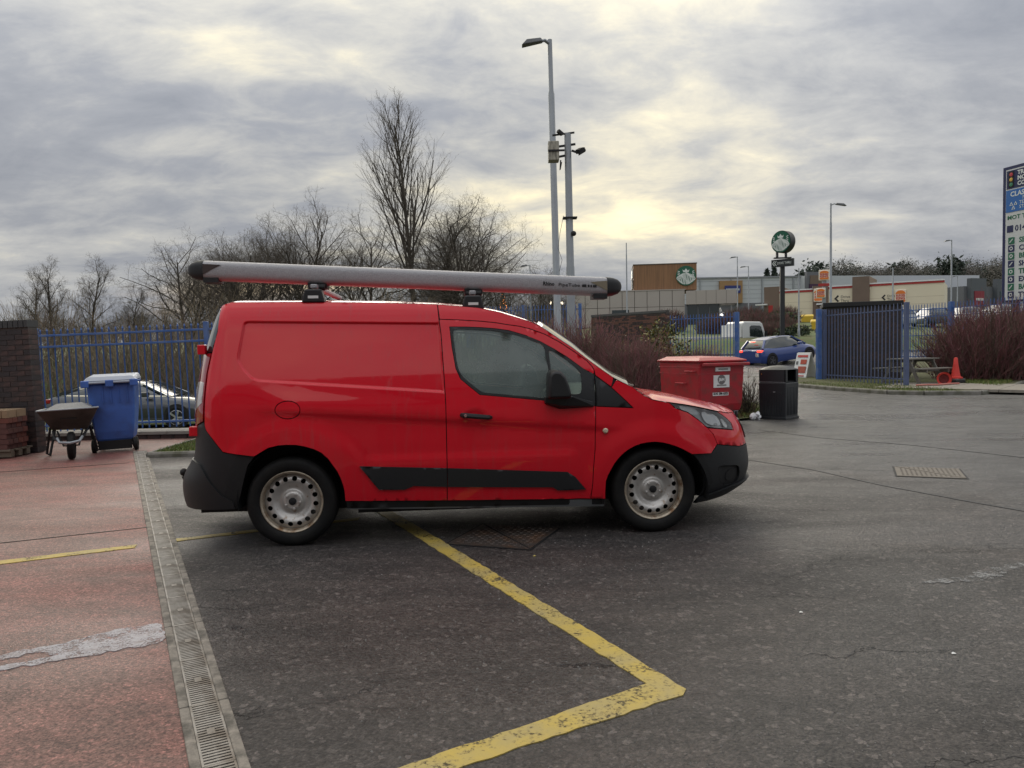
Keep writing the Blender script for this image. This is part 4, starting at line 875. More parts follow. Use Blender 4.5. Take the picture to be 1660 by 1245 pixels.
# island with kerb
ISL=[(9.05,24.4),(9.4,21.8),(9.95,19.9),(10.6,19.35),(11.9,19.1),(13.2,20.1),(16,23.5),(21,29.5),(24,40),(14,36),(10.3,29)]
flat('island_verge',ISL,.10,SOIL,zf=lambda x,y:max(.10,TZ(x,y)+.12)); 
kerb('island_kerb','concrete kerb stones round the grassy island by the fence',[(9.7,27.5),(9.05,24.4),(9.4,21.8),(9.95,19.9),(10.6,19.35),(11.9,19.1),(13.2,20.1),(16,23.5),(19,27.0)],h=.11)
blades('island_grass','mossy short grass along the island kerb',[(9.2,24.3),(9.5,21.9),(10.05,20.0),(10.7,19.5),(11.6,19.4),(11.4,21.6),(10.6,25.4)],420,.06,GB,2,.10,.008)
blades('island_grass','rough grass under the big red bush on the island',[(13.4,20.6),(16,23.9),(18,26),(16,26),(13.6,23.4)],330,.08,GB,3,.10,.009)
SLB=mat('paving_slab',(.26,.235,.20),.85,var=.2,vs=5,bump=.2,bs=40,col2=(.17,.15,.12),c2s=3)
pv=thing('slab_paving','pale concrete paving slabs under the picnic table and cones','paving',(11.55,20.0,.10),R(48)); pv['kind']='structure'
sm_=MB().box(.006,.594,.006,.594,-.05,.02).mesh('slab',SLB)
for i in range(5):
    for j in range(7): link('slab',sm_,pv,(i*.6-.1,j*.6-2.4,0.002*((i*3+j)%3)))
# palisade fences
f1=bar_fence('palisade_fence','blue palisade fence panel standing in front of the dark brick bin store',(10.62,25.55),(11.34,21.6),2.42,.168,(2.22,.22),mat('slate_blue_paint',(.075,.10,.19),.5,var=.25,vs=5),'pale',.04,base=.08,posts=(0.,4.0),pw=.11)
MB().box(-.12,.0,-.26,-.10,-.05,2.45).build('gate_post',BLUEM,f1,bev=.005)
f2=bar_fence('palisade_fence','blue palisade fence between brick wall and gate post behind the shrub',(7.62,36.5),(10.25,34.1),2.62,.155,(2.42,.4),BLUEM,'pale',.1,base=.22,posts=(0.,3.52),pw=.17)
f3=bar_fence('palisade_fence','distant blue palisade fence running behind the big red bush',(17.1,34.2),(18.9,27.2),2.55,.155,(2.3,2.0,1.2,.3),BLUEM,'pale',.1,base=.42,posts=(0.,3.5,7.),pw=.14)
f4=bar_fence('palisade_fence','blue palisade fence behind the twin grey poles',(-2.2,38.5),(3.5,37.3),2.6,.155,(2.35,.3),BLUEM,'pale',.1,base=TZ(1,38)+.0,posts=(0.,2.9,5.75),pw=.15)
w=thing('brick_wall','soot stained brick wall with coping behind the red twig hedge','wall',(3.95,37.1,.1),math.atan2(33.1-37.1,6.85-3.95))
WRB=mat('weathered_red_brick',(.15,.07,.05),.7,var=.45,vs=9,bump=.25,bs=50,col2=(.04,.03,.028),c2s=2.2,obj=True)
brick_wall(w,4.9,2.85,.22,[WRB,DKB3,WRB,DKB],mat('grey_coping_brick',(.10,.10,.098),.7,var=.3,vs=9),5,280)
w=thing('brick_store','dark brick bin store with tarred roof edge behind blue palisade fence','brick store',(10.85,25.95,.08),R(-20))
MB().box(.02,2.28,.34,2.4,0,2.52).build('store_core',DKB2,w); brick_wall(w,2.3,2.52,.33,[DKB2,DKB2,DKB],None,6,290)
MB().box(-.12,2.36,-.10,2.5,2.52,2.68).build('roof_edge',mat('tarred_felt',(.018,.018,.019),.8,var=.3,vs=5,bump=.5,bs=12),w,bev=.02)
# picnic table
TW=mat('weathered_timber',(.15,.14,.125),.85,var=.3,vs=5,stretch=(.4,6,6),bump=.3,bs=40)
t=thing('picnic_table','grey weathered timber picnic table standing by the dark brick store','picnic table',(12.35,23.2,.12),R(28))
for i in range(5): MB().box(-.78,.78,-.36+i*.147,-.36+i*.147+.135,.71,.75).build('top_plank',TW,t,bev=.006)
for s in (-1,1):
    for k in range(2): MB().box(-.78,.78,s*.68-.14+k*.145,s*.68-.01+k*.145,.42,.46).build('seat_plank',TW,t,bev=.006)
    MB().beam((s*.52,-.82,.38),(s*.52,.82,.38),.045,.09).build('seat_bearer',TW,t); MB().beam((s*.52,-.36,.67),(s*.52,.36,.67),.045,.08).build('top_bearer',TW,t)
    for q in (-1,1): MB().beam((s*.565,q*.25,.70),(s*.565,q*.60,.0),.04,.09).build('leg',TW,t)
# cones and hose
CONE=mat('faded_cone_red',(.55,.035,.025),.55,var=.15,vs=8); 
t=thing('traffic_cone','upright stacked red traffic cone with black base on pale slabs','traffic cone',(13.33,22.6,.12),R(20))
MB().box(-.19,.19,-.19,.19,0,.07).build('base',BLACK,t,bev=.02); MB().box(-.18,.18,-.18,.18,.07,.13).build('base',mat('grey_rubber',(.09,.09,.09),.7),t,bev=.02)
MB().lathe([(.19,.13),(.19,.17),(.135,.19),(.11,.30),(.075,.52),(.048,.74),(.035,.76),(.001,.765)],24).build('cone_body',CONE,t,sm=40)
t=thing('traffic_cone','fallen red traffic cone lying mouth forward on the slabs','traffic cone',(12.62,21.95,.12),R(75))
c=MB(); c.lathe([(.20,0),(.20,.03),(.14,.05),(.09,.3),(.04,.6)],24,axis='x'); c.build('cone_body',CONE,t,sm=40,loc=(0,0,.155)); MB().lathe([(.0001,.09),(.125,.05)],24,axis='x').build('cone_hollow',mat('dark_red',(.12,.01,.01),.8),t,loc=(0,0,.155))
t=thing('hose','faded red hose trailing across the paving from the fence post','hose',(11.6,21.2,.13)); MB().tube([(-.2,.0,.02),(.15,.12,.02),(.45,.05,.02),(.7,.25,.02),(1.0,.45,.02),(1.3,.5,.02)],.025,8).build('hose_run',mat('pink_hose',(.45,.16,.13),.6),t,sm=True)
# ---------------------------------------------------------------- vegetation
def ttube(V,F,P,r0,r1,n):
    V.append((np.asarray(P,float),r0,r1,n)); F.extend([0]*((len(P)-1)*n))
def tmesh(name,V,mats,M_=None):
    """all branches of a plant at once: tapered tubes along polylines"""
    fc=np.cumsum([0]+[(len(P)-1)*n for P,_,_,n in V]); grp={}
    for i,(P,r0,r1,n) in enumerate(V): grp.setdefault((len(P),n),[]).append(i)
    vs=[];fs=[];mi=[];b=0
    for (k,n),ids in grp.items():
        P=np.stack([V[i][0] for i in ids]); r0=np.array([V[i][1] for i in ids]); r1=np.array([V[i][2] for i in ids]); m=len(ids)
        d=np.empty_like(P); d[:,1:-1]=P[:,2:]-P[:,:-2]; d[:,0]=P[:,1]-P[:,0]; d[:,-1]=P[:,-1]-P[:,-2]; d/=np.linalg.norm(d,axis=-1,keepdims=True)+1e-9
        a=np.cross(d,np.array((.3,.9,.2))); a/=np.linalg.norm(a,axis=-1,keepdims=True)+1e-9; c=np.cross(d,a)
        R_=r0[:,None]+(r1-r0)[:,None]*np.linspace(0,1,k)[None]; t=np.arange(n)*2*math.pi/n
        W=P[:,:,None]+(a[:,:,None]*np.cos(t)[None,None,:,None]+c[:,:,None]*np.sin(t)[None,None,:,None])*R_[:,:,None,None]
        vs.append(W.reshape(-1,3)); base=b+np.arange(m)[:,None,None]*k*n+np.arange(k-1)[None,:,None]*n; j=np.arange(n)[None,None]; j2=(j+1)%n
        q=np.stack([base+j,base+j2,base+n+j2,base+n+j],-1).reshape(-1,4); fs.append(q); b+=m*k*n
        if M_ is not None: mi.append(np.concatenate([M_[fc[i]:fc[i+1]] for i in ids]))
    vs=np.concatenate(vs); fs=np.concatenate(fs); me=bpy.data.meshes.new(name)
    me.vertices.add(len(vs)); me.vertices.foreach_set('co',vs.ravel()); me.loops.add(fs.size); me.loops.foreach_set('vertex_index',fs.ravel().astype(np.int32))
    me.polygons.add(len(fs)); me.polygons.foreach_set('loop_start',np.arange(0,fs.size,4,dtype=np.int32)); me.update(calc_edges=True)
    for x in (mats if isinstance(mats,list) else [mats]): me.materials.append(x)
    if M_ is not None: me.polygons.foreach_set('material_index',np.concatenate(mi).astype(np.int32))
    return me
def nrm(v): return v/(math.sqrt(v[0]*v[0]+v[1]*v[1]+v[2]*v[2])+1e-9)
def crs(a,b): return np.array((a[1]*b[2]-a[2]*b[1],a[2]*b[0]-a[0]*b[2],a[0]*b[1]-a[1]*b[0]))
def gen_tree(seed,H_,style):
    r=np.random.default_rng(seed); TV,TF_,CV,CF=[],[],[],[]
    sp,upk,ang,n1=dict(poplar=(.30,.8,(20,36),26),round=(.62,.16,(35,65),18),vase=(.55,.30,(28,50),17),thin=(.40,.35,(25,45),14))[style]
    def grow(p,d,L_,rad,lev):
        ns=(9,5,4,3,2)[min(lev,4)]; P=[np.array(p)]; dd=np.array(d,float)
        for i in range(ns):
            dd=dd+r.normal(0,((.03,.06,.10,.13,.15) if style=='poplar' else (.05,.13,.20,.22,.22))[min(lev,4)],3); dd[2]+=upk*(.0,.18,.16,.12,.10)[min(lev,4)]; dd=nrm(dd); P.append(P[-1]+dd*L_/ns)
        tgt=(TV,TF_) if lev<=1 else (CV,CF)
        ttube(*tgt,P,rad,rad*(.25 if lev==0 else .45 if lev<3 else .5),(8,5,4,3,3)[min(lev,4)])
        if lev>=4: return
        nc=(n1,9,6,3)[lev]
        for c in range(nc):
            f=(.22+.76*(c+r.random())/nc) if lev==0 else (.18+.82*(c+r.random())/nc); x=f*ns; i=min(int(x),ns-1); q=P[i]+(P[i+1]-P[i])*(x-i); t=nrm(P[i+1]-P[i])
            az=c*2.4+r.random()*1.2; s=nrm(crs(t,(math.cos(az),math.sin(az),.13)))
            a=math.radians(r.uniform(*ang))*(1.12 if lev else 1.); nd=t*math.cos(a)+s*math.sin(a)
            if lev==0:
                if style=='poplar': ln=H_*(.56-.42*f)*r.uniform(.85,1.1)
                else: ln=H_*sp*(1.05-.62*f)*r.uniform(.7,1.1)
            else: ln=L_*r.uniform(.38,.62)*(1.1-.45*f)
            grow(q,nd,max(ln,.18),max(rad*(.44 if lev==0 else .46)*(1-.55*f),.0036),lev+1)
    r0=H_*(.0125 if style=='poplar' else .0155)
    grow((0,0,-.3),(0,0,1),H_*(.97 if style=='poplar' else .80),r0,0)
    if style in('round','vase'):
        for k in range(2+int(r.integers(2))):
            az=r.random()*6.28; grow((.1*math.cos(az),.1*math.sin(az),.1),(.35*math.cos(az),.35*math.sin(az),1),H_*r.uniform(.55,.75),r0*.7,0)
    return tmesh('trunk',TV,BARK),tmesh('crown',CV,TWIG)
BARK=mat('winter_bark',(.060,.052,.042),.9,var=.35,vs=3,bump=.4,bs=20); TWIG=mat('winter_twig',(.105,.088,.070),.9,var=.3,vs=2)
TWIGT=mat('straw_twig',(.20,.155,.095),.9,var=.4,vs=1.5); TWIGR=mat('dogwood_red',(.20,.080,.082),.8,var=.35,vs=2); TWIGP=mat('dogwood_purple',(.20,.080,.092),.8,var=.35,vs=2); TWIGB=mat('dogwood_brown',(.12,.085,.065),.85,var=.35,vs=2)
TM={'poplar':gen_tree(1,14.2,'poplar'),'round':gen_tree(2,9.2,'round'),'round2':gen_tree(7,8.6,'round'),'vase':gen_tree(3,8.6,'vase'),'thin':gen_tree(4,5.6,'thin')}
def tree(kind,x,y,s,rz,label,group=None,sx=1.):
    t=thing('bare_tree',label,'tree',(x,y,TZ(x,y)-.05),rz,group); t.scale=(s*sx,s*sx,s)
    link('trunk',TM[kind][0],t); link('crown',TM[kind][1],t); return t
GT='bare trees beyond the railings'
tree('poplar',-5.75,45.5,1.,.5,'tall slender bare tree with upswept branches, tallest of the row',GT)
tree('round',-2.3,44.3,1.03,1.,'wide rounded bare tree standing between the tallest slender tree and lamp post',GT)
tree('round2',-4.0,47.5,1.1,2.2,'rounded bare tree close behind the tallest slender one',GT)
tree('vase',-11.0,41.0,.98,.3,'bushy many-stemmed bare tree, second tallest of the row',GT)
tree('round2',-8.4,44.5,.98,4.,'bare tree squeezed between the bushy one and the tallest one',GT)
tree('vase',-14.3,42.0,.88,2.,'leaning bare tree behind rear end of the pipe tube',GT)
tree('round2',-16.8,39.0,.72,1.,'low spreading bare tree beside the rear end cap of pipe tube',GT,1.15)
tree('round',-13.4,38.0,.70,3.,'low bare tree overhanging the scrub behind van roof',GT,1.1)
for i,(x,y,s,rz) in enumerate(((-21.8,36,.92,0),(-20.3,36.5,.95,1.5),(-24.,38,.85,3),(-18.6,37,.70,2.2),(-25.6,36,.8,4))):
    tree('thin',x,y,s,rz,'thin young bare birch rising from the scrub above brick wall','young birches in the scrub')
for i,(x,y,s,rz,k) in enumerate(((-.6,58,.78,1,'round'),(2.6,66,.8,2,'round2'),(-6,64,.9,3,'vase'),(5.2,90,.75,1,'round'))):
    tree(k,x,y,s,rz,'distant bare tree seen beneath the pipe tube','far trees beneath the pipe tube')
def stems(V,F,M_,r,x,y,z,h,lean,rad,mi,side=3,curl=.12,n=3):
    p=np.array((x,y,z)); d=np.array((r.normal(0,lean),r.normal(0,lean),1.)); d=nrm(d); P=[p]; k=4
    for i in range(k):
        d=d+r.normal(0,curl,3)*(1,1,.4); d=nrm(d); P.append(P[-1]+d*h/k)
    f0=len(F); ttube(V,F,P,rad,rad*.45,n)
    for s in range(side):
        i=int(r.integers(1,k)); q=P[i]; dd=nrm(P[i+1]-P[i])+r.normal(0,.55,3)*(1,1,.35); dd[2]=abs(dd[2])*.9+.1; dd=nrm(dd); L_=h*r.uniform(.16,.36)
        ttube(V,F,[q,q+dd*L_*.5+r.normal(0,.02,3),q+dd*L_+(0,0,.04)],rad*.6,rad*.3,3)
    M_+= [mi]*(len(F)-f0)
def bushmesh(name,seed,n_,rx,ry,h,mats,lean=.28,rad=.007,base=.55,side=4,top=None):
    r=np.random.default_rng(seed); V,F,M_=[],[],[]
    for i in range(n_):
        a=r.random()*6.2832; q=math.sqrt(r.random()); bx,by=math.cos(a)*q*rx,math.sin(a)*q*ry
        hh=h*(1-.42*q**2.5)*r.uniform(.55,1.08); z0=0 if r.random()<.6 else r.uniform(0,.5)*hh
        stems(V,F,M_,r,bx*base+bx*(1-base)*z0/h,by*base+by*(1-base)*z0/h,z0,hh-z0,lean*(.4+q),rad*r.uniform(.7,1.3),int(r.integers(len(mats))),side)
    return tmesh(name,V,list(mats),M_)
DW=[TWIGR,TWIGR,TWIGP,TWIGB,TWIGB]
d1=bushmesh('twigs',11,950,1.25,1.0,2.0,DW,.26,.0075,.7)
for x,y,s,rz,sc,lb in ((1.55,17.6,1.1,0,1.,'dense red twig dogwood bush in front of sooty brick wall'),(2.75,16.3,.86,2,1.,'red twig dogwood bush close behind the red waste container'),(.45,18.8,1.06,4,1.,'red twig dogwood bush rising behind the van windscreen'),(4.35,19.8,.66,1,1.,'low purple twig bush in front of the blue palisade gate fence'),(5.6,22.5,.72,3,1.,'low purple dogwood behind the waste container lid')):
    t=thing('dogwood_bush',lb,'bush',(x,y,0),rz,'red twig bushes'); t.scale=(s,s,s); link('twigs',d1,t)
d2=bushmesh('twigs',12,2100,2.6,2.0,2.75,DW,.32,.0095,.72,5)
t=thing('dogwood_bush','huge domed red twig bush on the island behind traffic cone','bush',(16.1,24.9,.05),0); t.scale=(1.06,1.06,.99); link('twigs',d2,t)
t=thing('dogwood_bush','red twig bush under the tall garage services sign','bush',(19.4,27.0,.1),2); t.scale=(.95,.95,.92); link('twigs',d2,t)
d3=bushmesh('twigs',13,60,.45,.3,1.0,[TWIGB,BARK],.4,.007,.3,6)
t=thing('bare_shrub','sparse bare shrub between red container and black litter bin','bush',(4.5,14.45,0)); link('twigs',d3,t)
def leafmesh(name,seed,n_,rx,ry,h,sz,mats,z0=.15,shape='dome',up=.3):
    r=np.random.default_rng(seed)
    if shape=='dome':
        cl=np.stack([r.normal(0,.5,40),r.normal(0,.5,40),r.random(40)],-1)[r.integers(0,40,n_)]
        p=np.stack([cl[:,0]*rx*.8,cl[:,1]*ry*.8,z0+(h-z0)*cl[:,2]*(1-.25*(cl[:,0]**2+cl[:,1]**2))],-1)+r.normal(0,.14,(n_,3))*(rx,ry,h*.5)
    else:
        f=r.random(n_)**1.3; a=r.random(n_)*6.2832; w_=(1-f)**.8*(.72+.28*np.sin(f*34+a*2)); q=r.random(n_)**.5; p=np.stack([np.cos(a)*rx*w_*q,np.sin(a)*ry*w_*q,z0+f*(h-z0)-.06*h*q*w_],-1)
    p[:,2]=np.maximum(p[:,2],.02); N_=r.normal(0,1,(n_,3)); N_[:,2]+=up; N_/=np.linalg.norm(N_,axis=1,keepdims=True)
    A=np.cross(N_,r.normal(0,1,(n_,3))); A/=np.linalg.norm(A,axis=1,keepdims=True)+1e-9; B=np.cross(N_,A); s=sz*r.uniform(.6,1.4,(n_,1))
    V=np.stack([p-A*s,p-B*s*.38,p+A*s,p+B*s*.38],1).reshape(-1,3)
    me=bpy.data.meshes.new(name); me.from_pydata(V.tolist(),[],np.arange(n_*4).reshape(-1,4).tolist())
    for m in mats: me.materials.append(m)
    me.polygons.foreach_set('material_index',r.integers(0,len(mats),n_).astype(np.int32)); return me
LF=[mat('leaf_olive',(.075,.095,.022),.6,var=.2,vs=3),mat('leaf_yellow',(.21,.17,.035),.6,var=.2,vs=3),mat('leaf_dull',(.05,.06,.02),.65,var=.2,vs=3)]
t=thing('leafy_shrub','yellow green leafy shrub between the brick wall and blue fence','bush',(3.75,19.2,0)); 
link('foliage',leafmesh('foliage',3,4200,.75,.65,1.95,.055,LF,.3),t); q=MB()
for i in range(7): a=i*.9; q.tube([(0.05*math.cos(a),.05*math.sin(a),-.02),(.2*math.cos(a),.2*math.sin(a),.7),(.35*math.cos(a),.3*math.sin(a),1.4)],[.02,.013,.006],5)
q.build('stems',BARK,t)
# verge below the bushes
VG=[(-1.5,14.6),(2.2,14.4),(4.15,13.7),(4.9,14.2),(5.3,15.3),(5.6,18),(7.0,24),(8.5,33),(2,33.5),(-2.5,24)]
flat('planted_verge',VG,.035,SOIL,zf=lambda x,y:max(.035,TZ(x,y)+.07)); blades('verge_grass','mossy grass and dead leaves below the red twig bushes',[(2.2,14.45),(4.15,13.75),(4.9,14.25),(5.5,15.6),(5.5,18),(2,17)],420,.09,GB+[mat('dead_leaf',(.16,.10,.05),.9)],7,.035,.009)
# tangled scrub behind the railings
r=np.random.default_rng(21); V,F,M_=[],[],[]
for i in range(4300):
    x=r.uniform(-25,1.); y=r.uniform(24.6,33) if r.random()<.72 else r.uniform(24.4,26); z=TZ(x,y)-.05; h=r.uniform(1.1,2.9)*(1.+.25*math.sin(x*.9)+.1*math.sin(x*2.3)); 
    stems(V,F,M_,r,x,y,z,h,.22,.011*r.uniform(.6,1.4),int(r.choice(4,p=[.46,.24,.2,.1])),3,.16)
me=tmesh('scrub_thicket',V,[TWIGT,TWIGB,TWIG,mat('bramble_green',(.055,.06,.03),.85,var=.3,vs=2)],M_); o=link('scrub_thicket',me); o['kind']='stuff'; setp(o,'tangled brown winter scrub behind the blue railings','scrub')
# far evergreens and woods behind the shops
EV=[mat('conifer_green',(.040,.055,.040),.9,var=.3,vs=.5),mat('conifer_dark',(.030,.042,.032),.9,var=.3,vs=.5)]; WO=[mat('hazed_wood_brown',(.13,.118,.10),.95,var=.3,vs=.3),mat('hazed_wood_grey',(.15,.142,.128),.95,var=.3,vs=.3)]  # distance haze put into the far tree colours by lightening them
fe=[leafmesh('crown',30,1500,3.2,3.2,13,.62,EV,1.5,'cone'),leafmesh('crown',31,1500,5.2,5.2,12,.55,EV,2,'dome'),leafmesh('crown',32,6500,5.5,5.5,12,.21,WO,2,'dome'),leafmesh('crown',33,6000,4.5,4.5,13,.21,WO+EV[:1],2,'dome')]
ft=MB().tube([(0,0,-1),(0,0,5),(0,0,9)],[.4,.28,.1],6).mesh('trunk',BARK)
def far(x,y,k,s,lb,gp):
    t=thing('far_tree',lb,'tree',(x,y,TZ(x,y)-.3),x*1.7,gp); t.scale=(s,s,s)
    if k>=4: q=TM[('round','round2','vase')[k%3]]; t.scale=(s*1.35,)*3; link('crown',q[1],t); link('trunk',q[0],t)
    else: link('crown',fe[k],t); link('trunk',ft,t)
rr=random.Random(3)
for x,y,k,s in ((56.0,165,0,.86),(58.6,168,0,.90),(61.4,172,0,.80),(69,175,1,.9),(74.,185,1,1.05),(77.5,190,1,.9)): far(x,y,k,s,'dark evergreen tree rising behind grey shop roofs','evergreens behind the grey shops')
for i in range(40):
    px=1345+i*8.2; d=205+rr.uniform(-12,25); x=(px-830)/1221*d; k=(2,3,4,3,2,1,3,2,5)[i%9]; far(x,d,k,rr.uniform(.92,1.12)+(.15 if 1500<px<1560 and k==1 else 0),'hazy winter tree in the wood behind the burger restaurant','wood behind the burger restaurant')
for i in range(9):
    px=1140+i*17+rr.uniform(-5,5); d=190; far((px-830)/1221*d,d,4+i%3,rr.uniform(.45,.62),'small bare tree just showing above the grey shop roof','trees just above the grey roof')
for i in range(14):
    px=780+i*15; d=120+rr.uniform(0,25); far((px-830)/1221*d,d,4+i%3,rr.uniform(.48,.65),'dull winter tree beyond the far car park','trees beyond the far car park')
for i in range(16):
    px=-10+i*48; d=75+rr.uniform(0,20); far((px-830)/1221*d,d,4+i%3,rr.uniform(.40,.55),'dull winter tree low behind the scrub','trees low behind the scrub')
# ---------------------------------------------------------------- retail park
def facade(name,label,cat,p0,p1,z,group=None):
    a,b=Vector((*p0,0)),Vector((*p1,0)); t=thing(name,label,cat,(a.x,a.y,z),math.atan2((b-a).y,(b-a).x),group); return t,(b-a).length
PAN=mat('beige_cladding',(.40,.36,.325),.6,var=.06,vs=.6); TIM=mat('timber_cladding',(.26,.135,.065),.65,var=.35,vs=2.2,stretch=(4,4,.12),col2=(.19,.10,.05),c2s=2.5); DKG=mat('dark_glazing',(.02,.032,.034),.08,spec=.8)
SHG=mat('grey_shed_cladding',(.46,.485,.51),.5,var=.05,vs=.4); SHD=mat('slate_shed_cladding',(.13,.135,.15),.55,var=.08,vs=.5); CRM=mat('cream_cladding',(.72,.65,.48),.6,var=.05,vs=.7); BRN=mat('brown_cladding',(.16,.115,.085),.65,var=.12,vs=1.); REDT=mat('red_trim',(.38,.03,.025),.5); OCH=mat('ochre_cladding',(.30,.18,.08),.65,var=.1,vs=1)
GRN=mat('sign_green',(.008,.10,.055),.4); SWH=mat('sign_white',(.70,.74,.71),.4)
t,L_=facade('coffee_building','beige panelled coffee shop with timber box and round green sign','building',(6.3,76.4),(17.3,75.0),3.3)
MB().box(0.03,L_-.03,.12,7,0,3.55).build('wall_core',MORT,t)
nx=9; pw=L_/nx
pm=[MB().box(.025,pw-.025,0,.12,.02,h-.02).mesh('panel',PAN) for h in (1.95,1.62)]
for i in range(nx):
    link('panel',pm[0],t,(i*pw,0,0)); link('panel',pm[1],t,(i*pw,0,1.95))
MB().box(-.05,L_+.05,-.04,7,3.57,3.66).build('parapet',PAN,t)
MB().box(3.9,5.6,-.03,.05,1.15,1.72).build('high_window',DKG,t)
bx0=6.1; B=MB().box(bx0,bx0+6.2,.5,6.5,3.6,6.2); tb_=B.build('timber_box',TIM,t)
MB().box(bx0-.05,bx0+6.25,.45,6.55,6.2,6.28).build('box_capping',mat('dark_capping',(.09,.08,.075),.6),t)
def roundel(par,c,rad,nm='round_sign',rot=(0,0,0)):
    e=bpy.data.objects.new('round_sign',None); 
    s=MB(); s.lathe([(.0001,-.05),(rad,-.05),(rad,.05),(.0001,.05)],40,axis='y'); o=s.build('round_sign',GRN,par,loc=c,rot=rot)
    # plain white wave and crown pattern inside the green ring
    w=MB()
    for i in range(-6,7):
        x=i*.118*rad; h0=-math.sqrt(max((rad*.88)**2-x*x,0)); h1=rad*(.36-.045*abs(i))
        pts=[(x*(1+.25*math.sin(k*.55))+.035*rad*math.sin(k*1.2+i),-.056,h0+(h1-h0)*k/7) for k in range(8)]
        for a,b in zip(pts[:-1],pts[1:]): w.beam(a,b,.012,rad*.085,(1,0,0))
    for s_ in (-1,1):
        for k in range(6):
            z=-.45*rad+k*.17*rad; x=s_*rad*.66; w.beam((x-s_*.04*rad,-.056,z),(x+s_*.16*rad,-.056,z+.08*rad),.012,rad*.07)
    w.add([(a*rad,-.058,b*rad) for a,b in ((-.28,.36),(.28,.36),(.34,.62),(.17,.5),(0,.74),(-.17,.5),(-.34,.62))],[(0,1,2,3,4,5,6)])
    w.build('emblem',SWH,o); return o
roundel(t,(bx0+5.15,.44,5.0),.98)
for k,(z0,z1) in enumerate(((5.0,5.9),(3.95,4.8))): MB().box(bx0-.12,bx0-.04,1.0,4.5,z0,z1).build('side_sign',SWH if k==0 else mat('dark_sign',(.05,.06,.055),.5),t)
# canopy and glazed entrance wing
t2,L2=facade('coffee_entrance','low beige canopy with glazed entrance joined to the coffee shop','building',(17.35,74.7),(22.0,73.6),3.3)
MB().box(0,L2,0,4,2.1,3.45).build('canopy',PAN,t2)
for i in range(1,5): MB().box(i*L2/5-.012,i*L2/5+.012,-.008,.02,2.12,3.43).build('canopy_joint',MORT,t2)
MB().box(.05,3.2,.5,3.8,0,2.1).build('glazing',DKG,t2)
for x in (.05,1.1,2.2,3.1): MB().box(x,x+.09,.42,.5,0,2.1).build('mullion',mat('mullion_grey',(.12,.13,.14),.5),t2)
# grey sheds
t,L_=facade('retail_shed','long pale grey retail shed with slate base and ochre entrance bay','building',(24.5,131),(50.5,131),3.6)
MB().box(0,L_,.3,30,0,9.2).build('upper_wall',SHG,t); MB().box(-.02,L_+.02,.2,.35,0,4.9).build('lower_wall',SHD,t)
for i in range(5): MB().box(-.01,L_+.01,.27,.31,5.7+i*.75,5.74+i*.75).build('cladding_joint',mat('joint_grey',(.28,.30,.32),.6),t)
for x in (3,8.4,13.8,19.2,24.6): MB().box(x-.12,x+.12,.12,.25,0,9.1).build('downpipe',GALV,t)
MB().box(-.1,L_+.1,.1,.5,9.2,9.45).build('parapet',mat('parapet_grey',(.22,.23,.25),.6),t)
MB().box(11.7,15.6,-.4,.3,4.9,8.75).build('entrance_bay',OCH,t); MB().box(12.5,15.2,-.55,-.4,6.6,7.9).build('blue_sign',mat('shop_sign_blue',(.02,.03,.16),.5),t)
for i in range(10): MB().box(12.75+i*.23,12.9+i*.23,-.58,-.55,7.05,7.38).build('sign_letter',SWH,t)
MB().box(18.3,20.6,.02,.2,0,3.3).build('loading_window',mat('window_grey',(.25,.28,.31),.3),t)
for x in (18.3,19.4,20.5): MB().box(x,x+.1,-.02,.04,0,3.3).build('window_mullion',WHITE,t)
MB().box(22.0,23.3,.02,.2,0,2.3).build('service_door',BLACK,t)
t,L_=facade('retail_shed','grey retail shed with maroon shop front showing white lettering','building',(50.6,129.5),(84,135),3.6)
MB().box(0,L_,.4,28,0,9.3).build('upper_wall',SHG,t); MB().box(.0,3.6,-.3,.4,0,9.9).build('shop_bay',SHD,t)
MB().box(.55,3.1,-.45,-.3,7.8,9.3).build('brown_band',BRN,t); MB().box(.4,3.4,-.5,-.3,5.3,7.8).build('shop_sign',mat('maroon_sign',(.05,.015,.05),.5),t); text('bm',2.3,SWH,t,(.85,-.52,5.8),(R(90),0,0),2.3,name='sign_lettering',ext=.02,bold=.06)
t,L_=facade('retail_unit','dark retail units with red and teal shop signs beyond burger restaurant','building',(71.0,118),(92.5,127),3.4)
MB().box(0,L_,.3,18,0,6.4).build('wall',SHD,t)
for x,c in ((2.2,(.22,.015,.03)),(8.2,(.05,.09,.11))):
    MB().box(x-1.5,x+1.9,-.5,.3,.3,7.6).build('shop_bay',mat('bay_slate',(.085,.095,.11),.6),t); MB().box(x-.9,x+1.3,-.6,-.5,3.2,5.6).build('shop_sign',mat('sgn%.1f'%x,c,.5),t); MB().box(x-.9,x+1.3,-.62,-.5,2.4,3.1).build('brown_band',BRN,t)
    for i in range(5): MB().box(x-.55+i*.34,x-.33+i*.34,-.63,-.6,4.1,4.5).build('sign_letter',SWH,t)
MB().box(11.5,22.5,-.1,.3,2.6,7.4).build('pale_upper_wall',SHG,t)
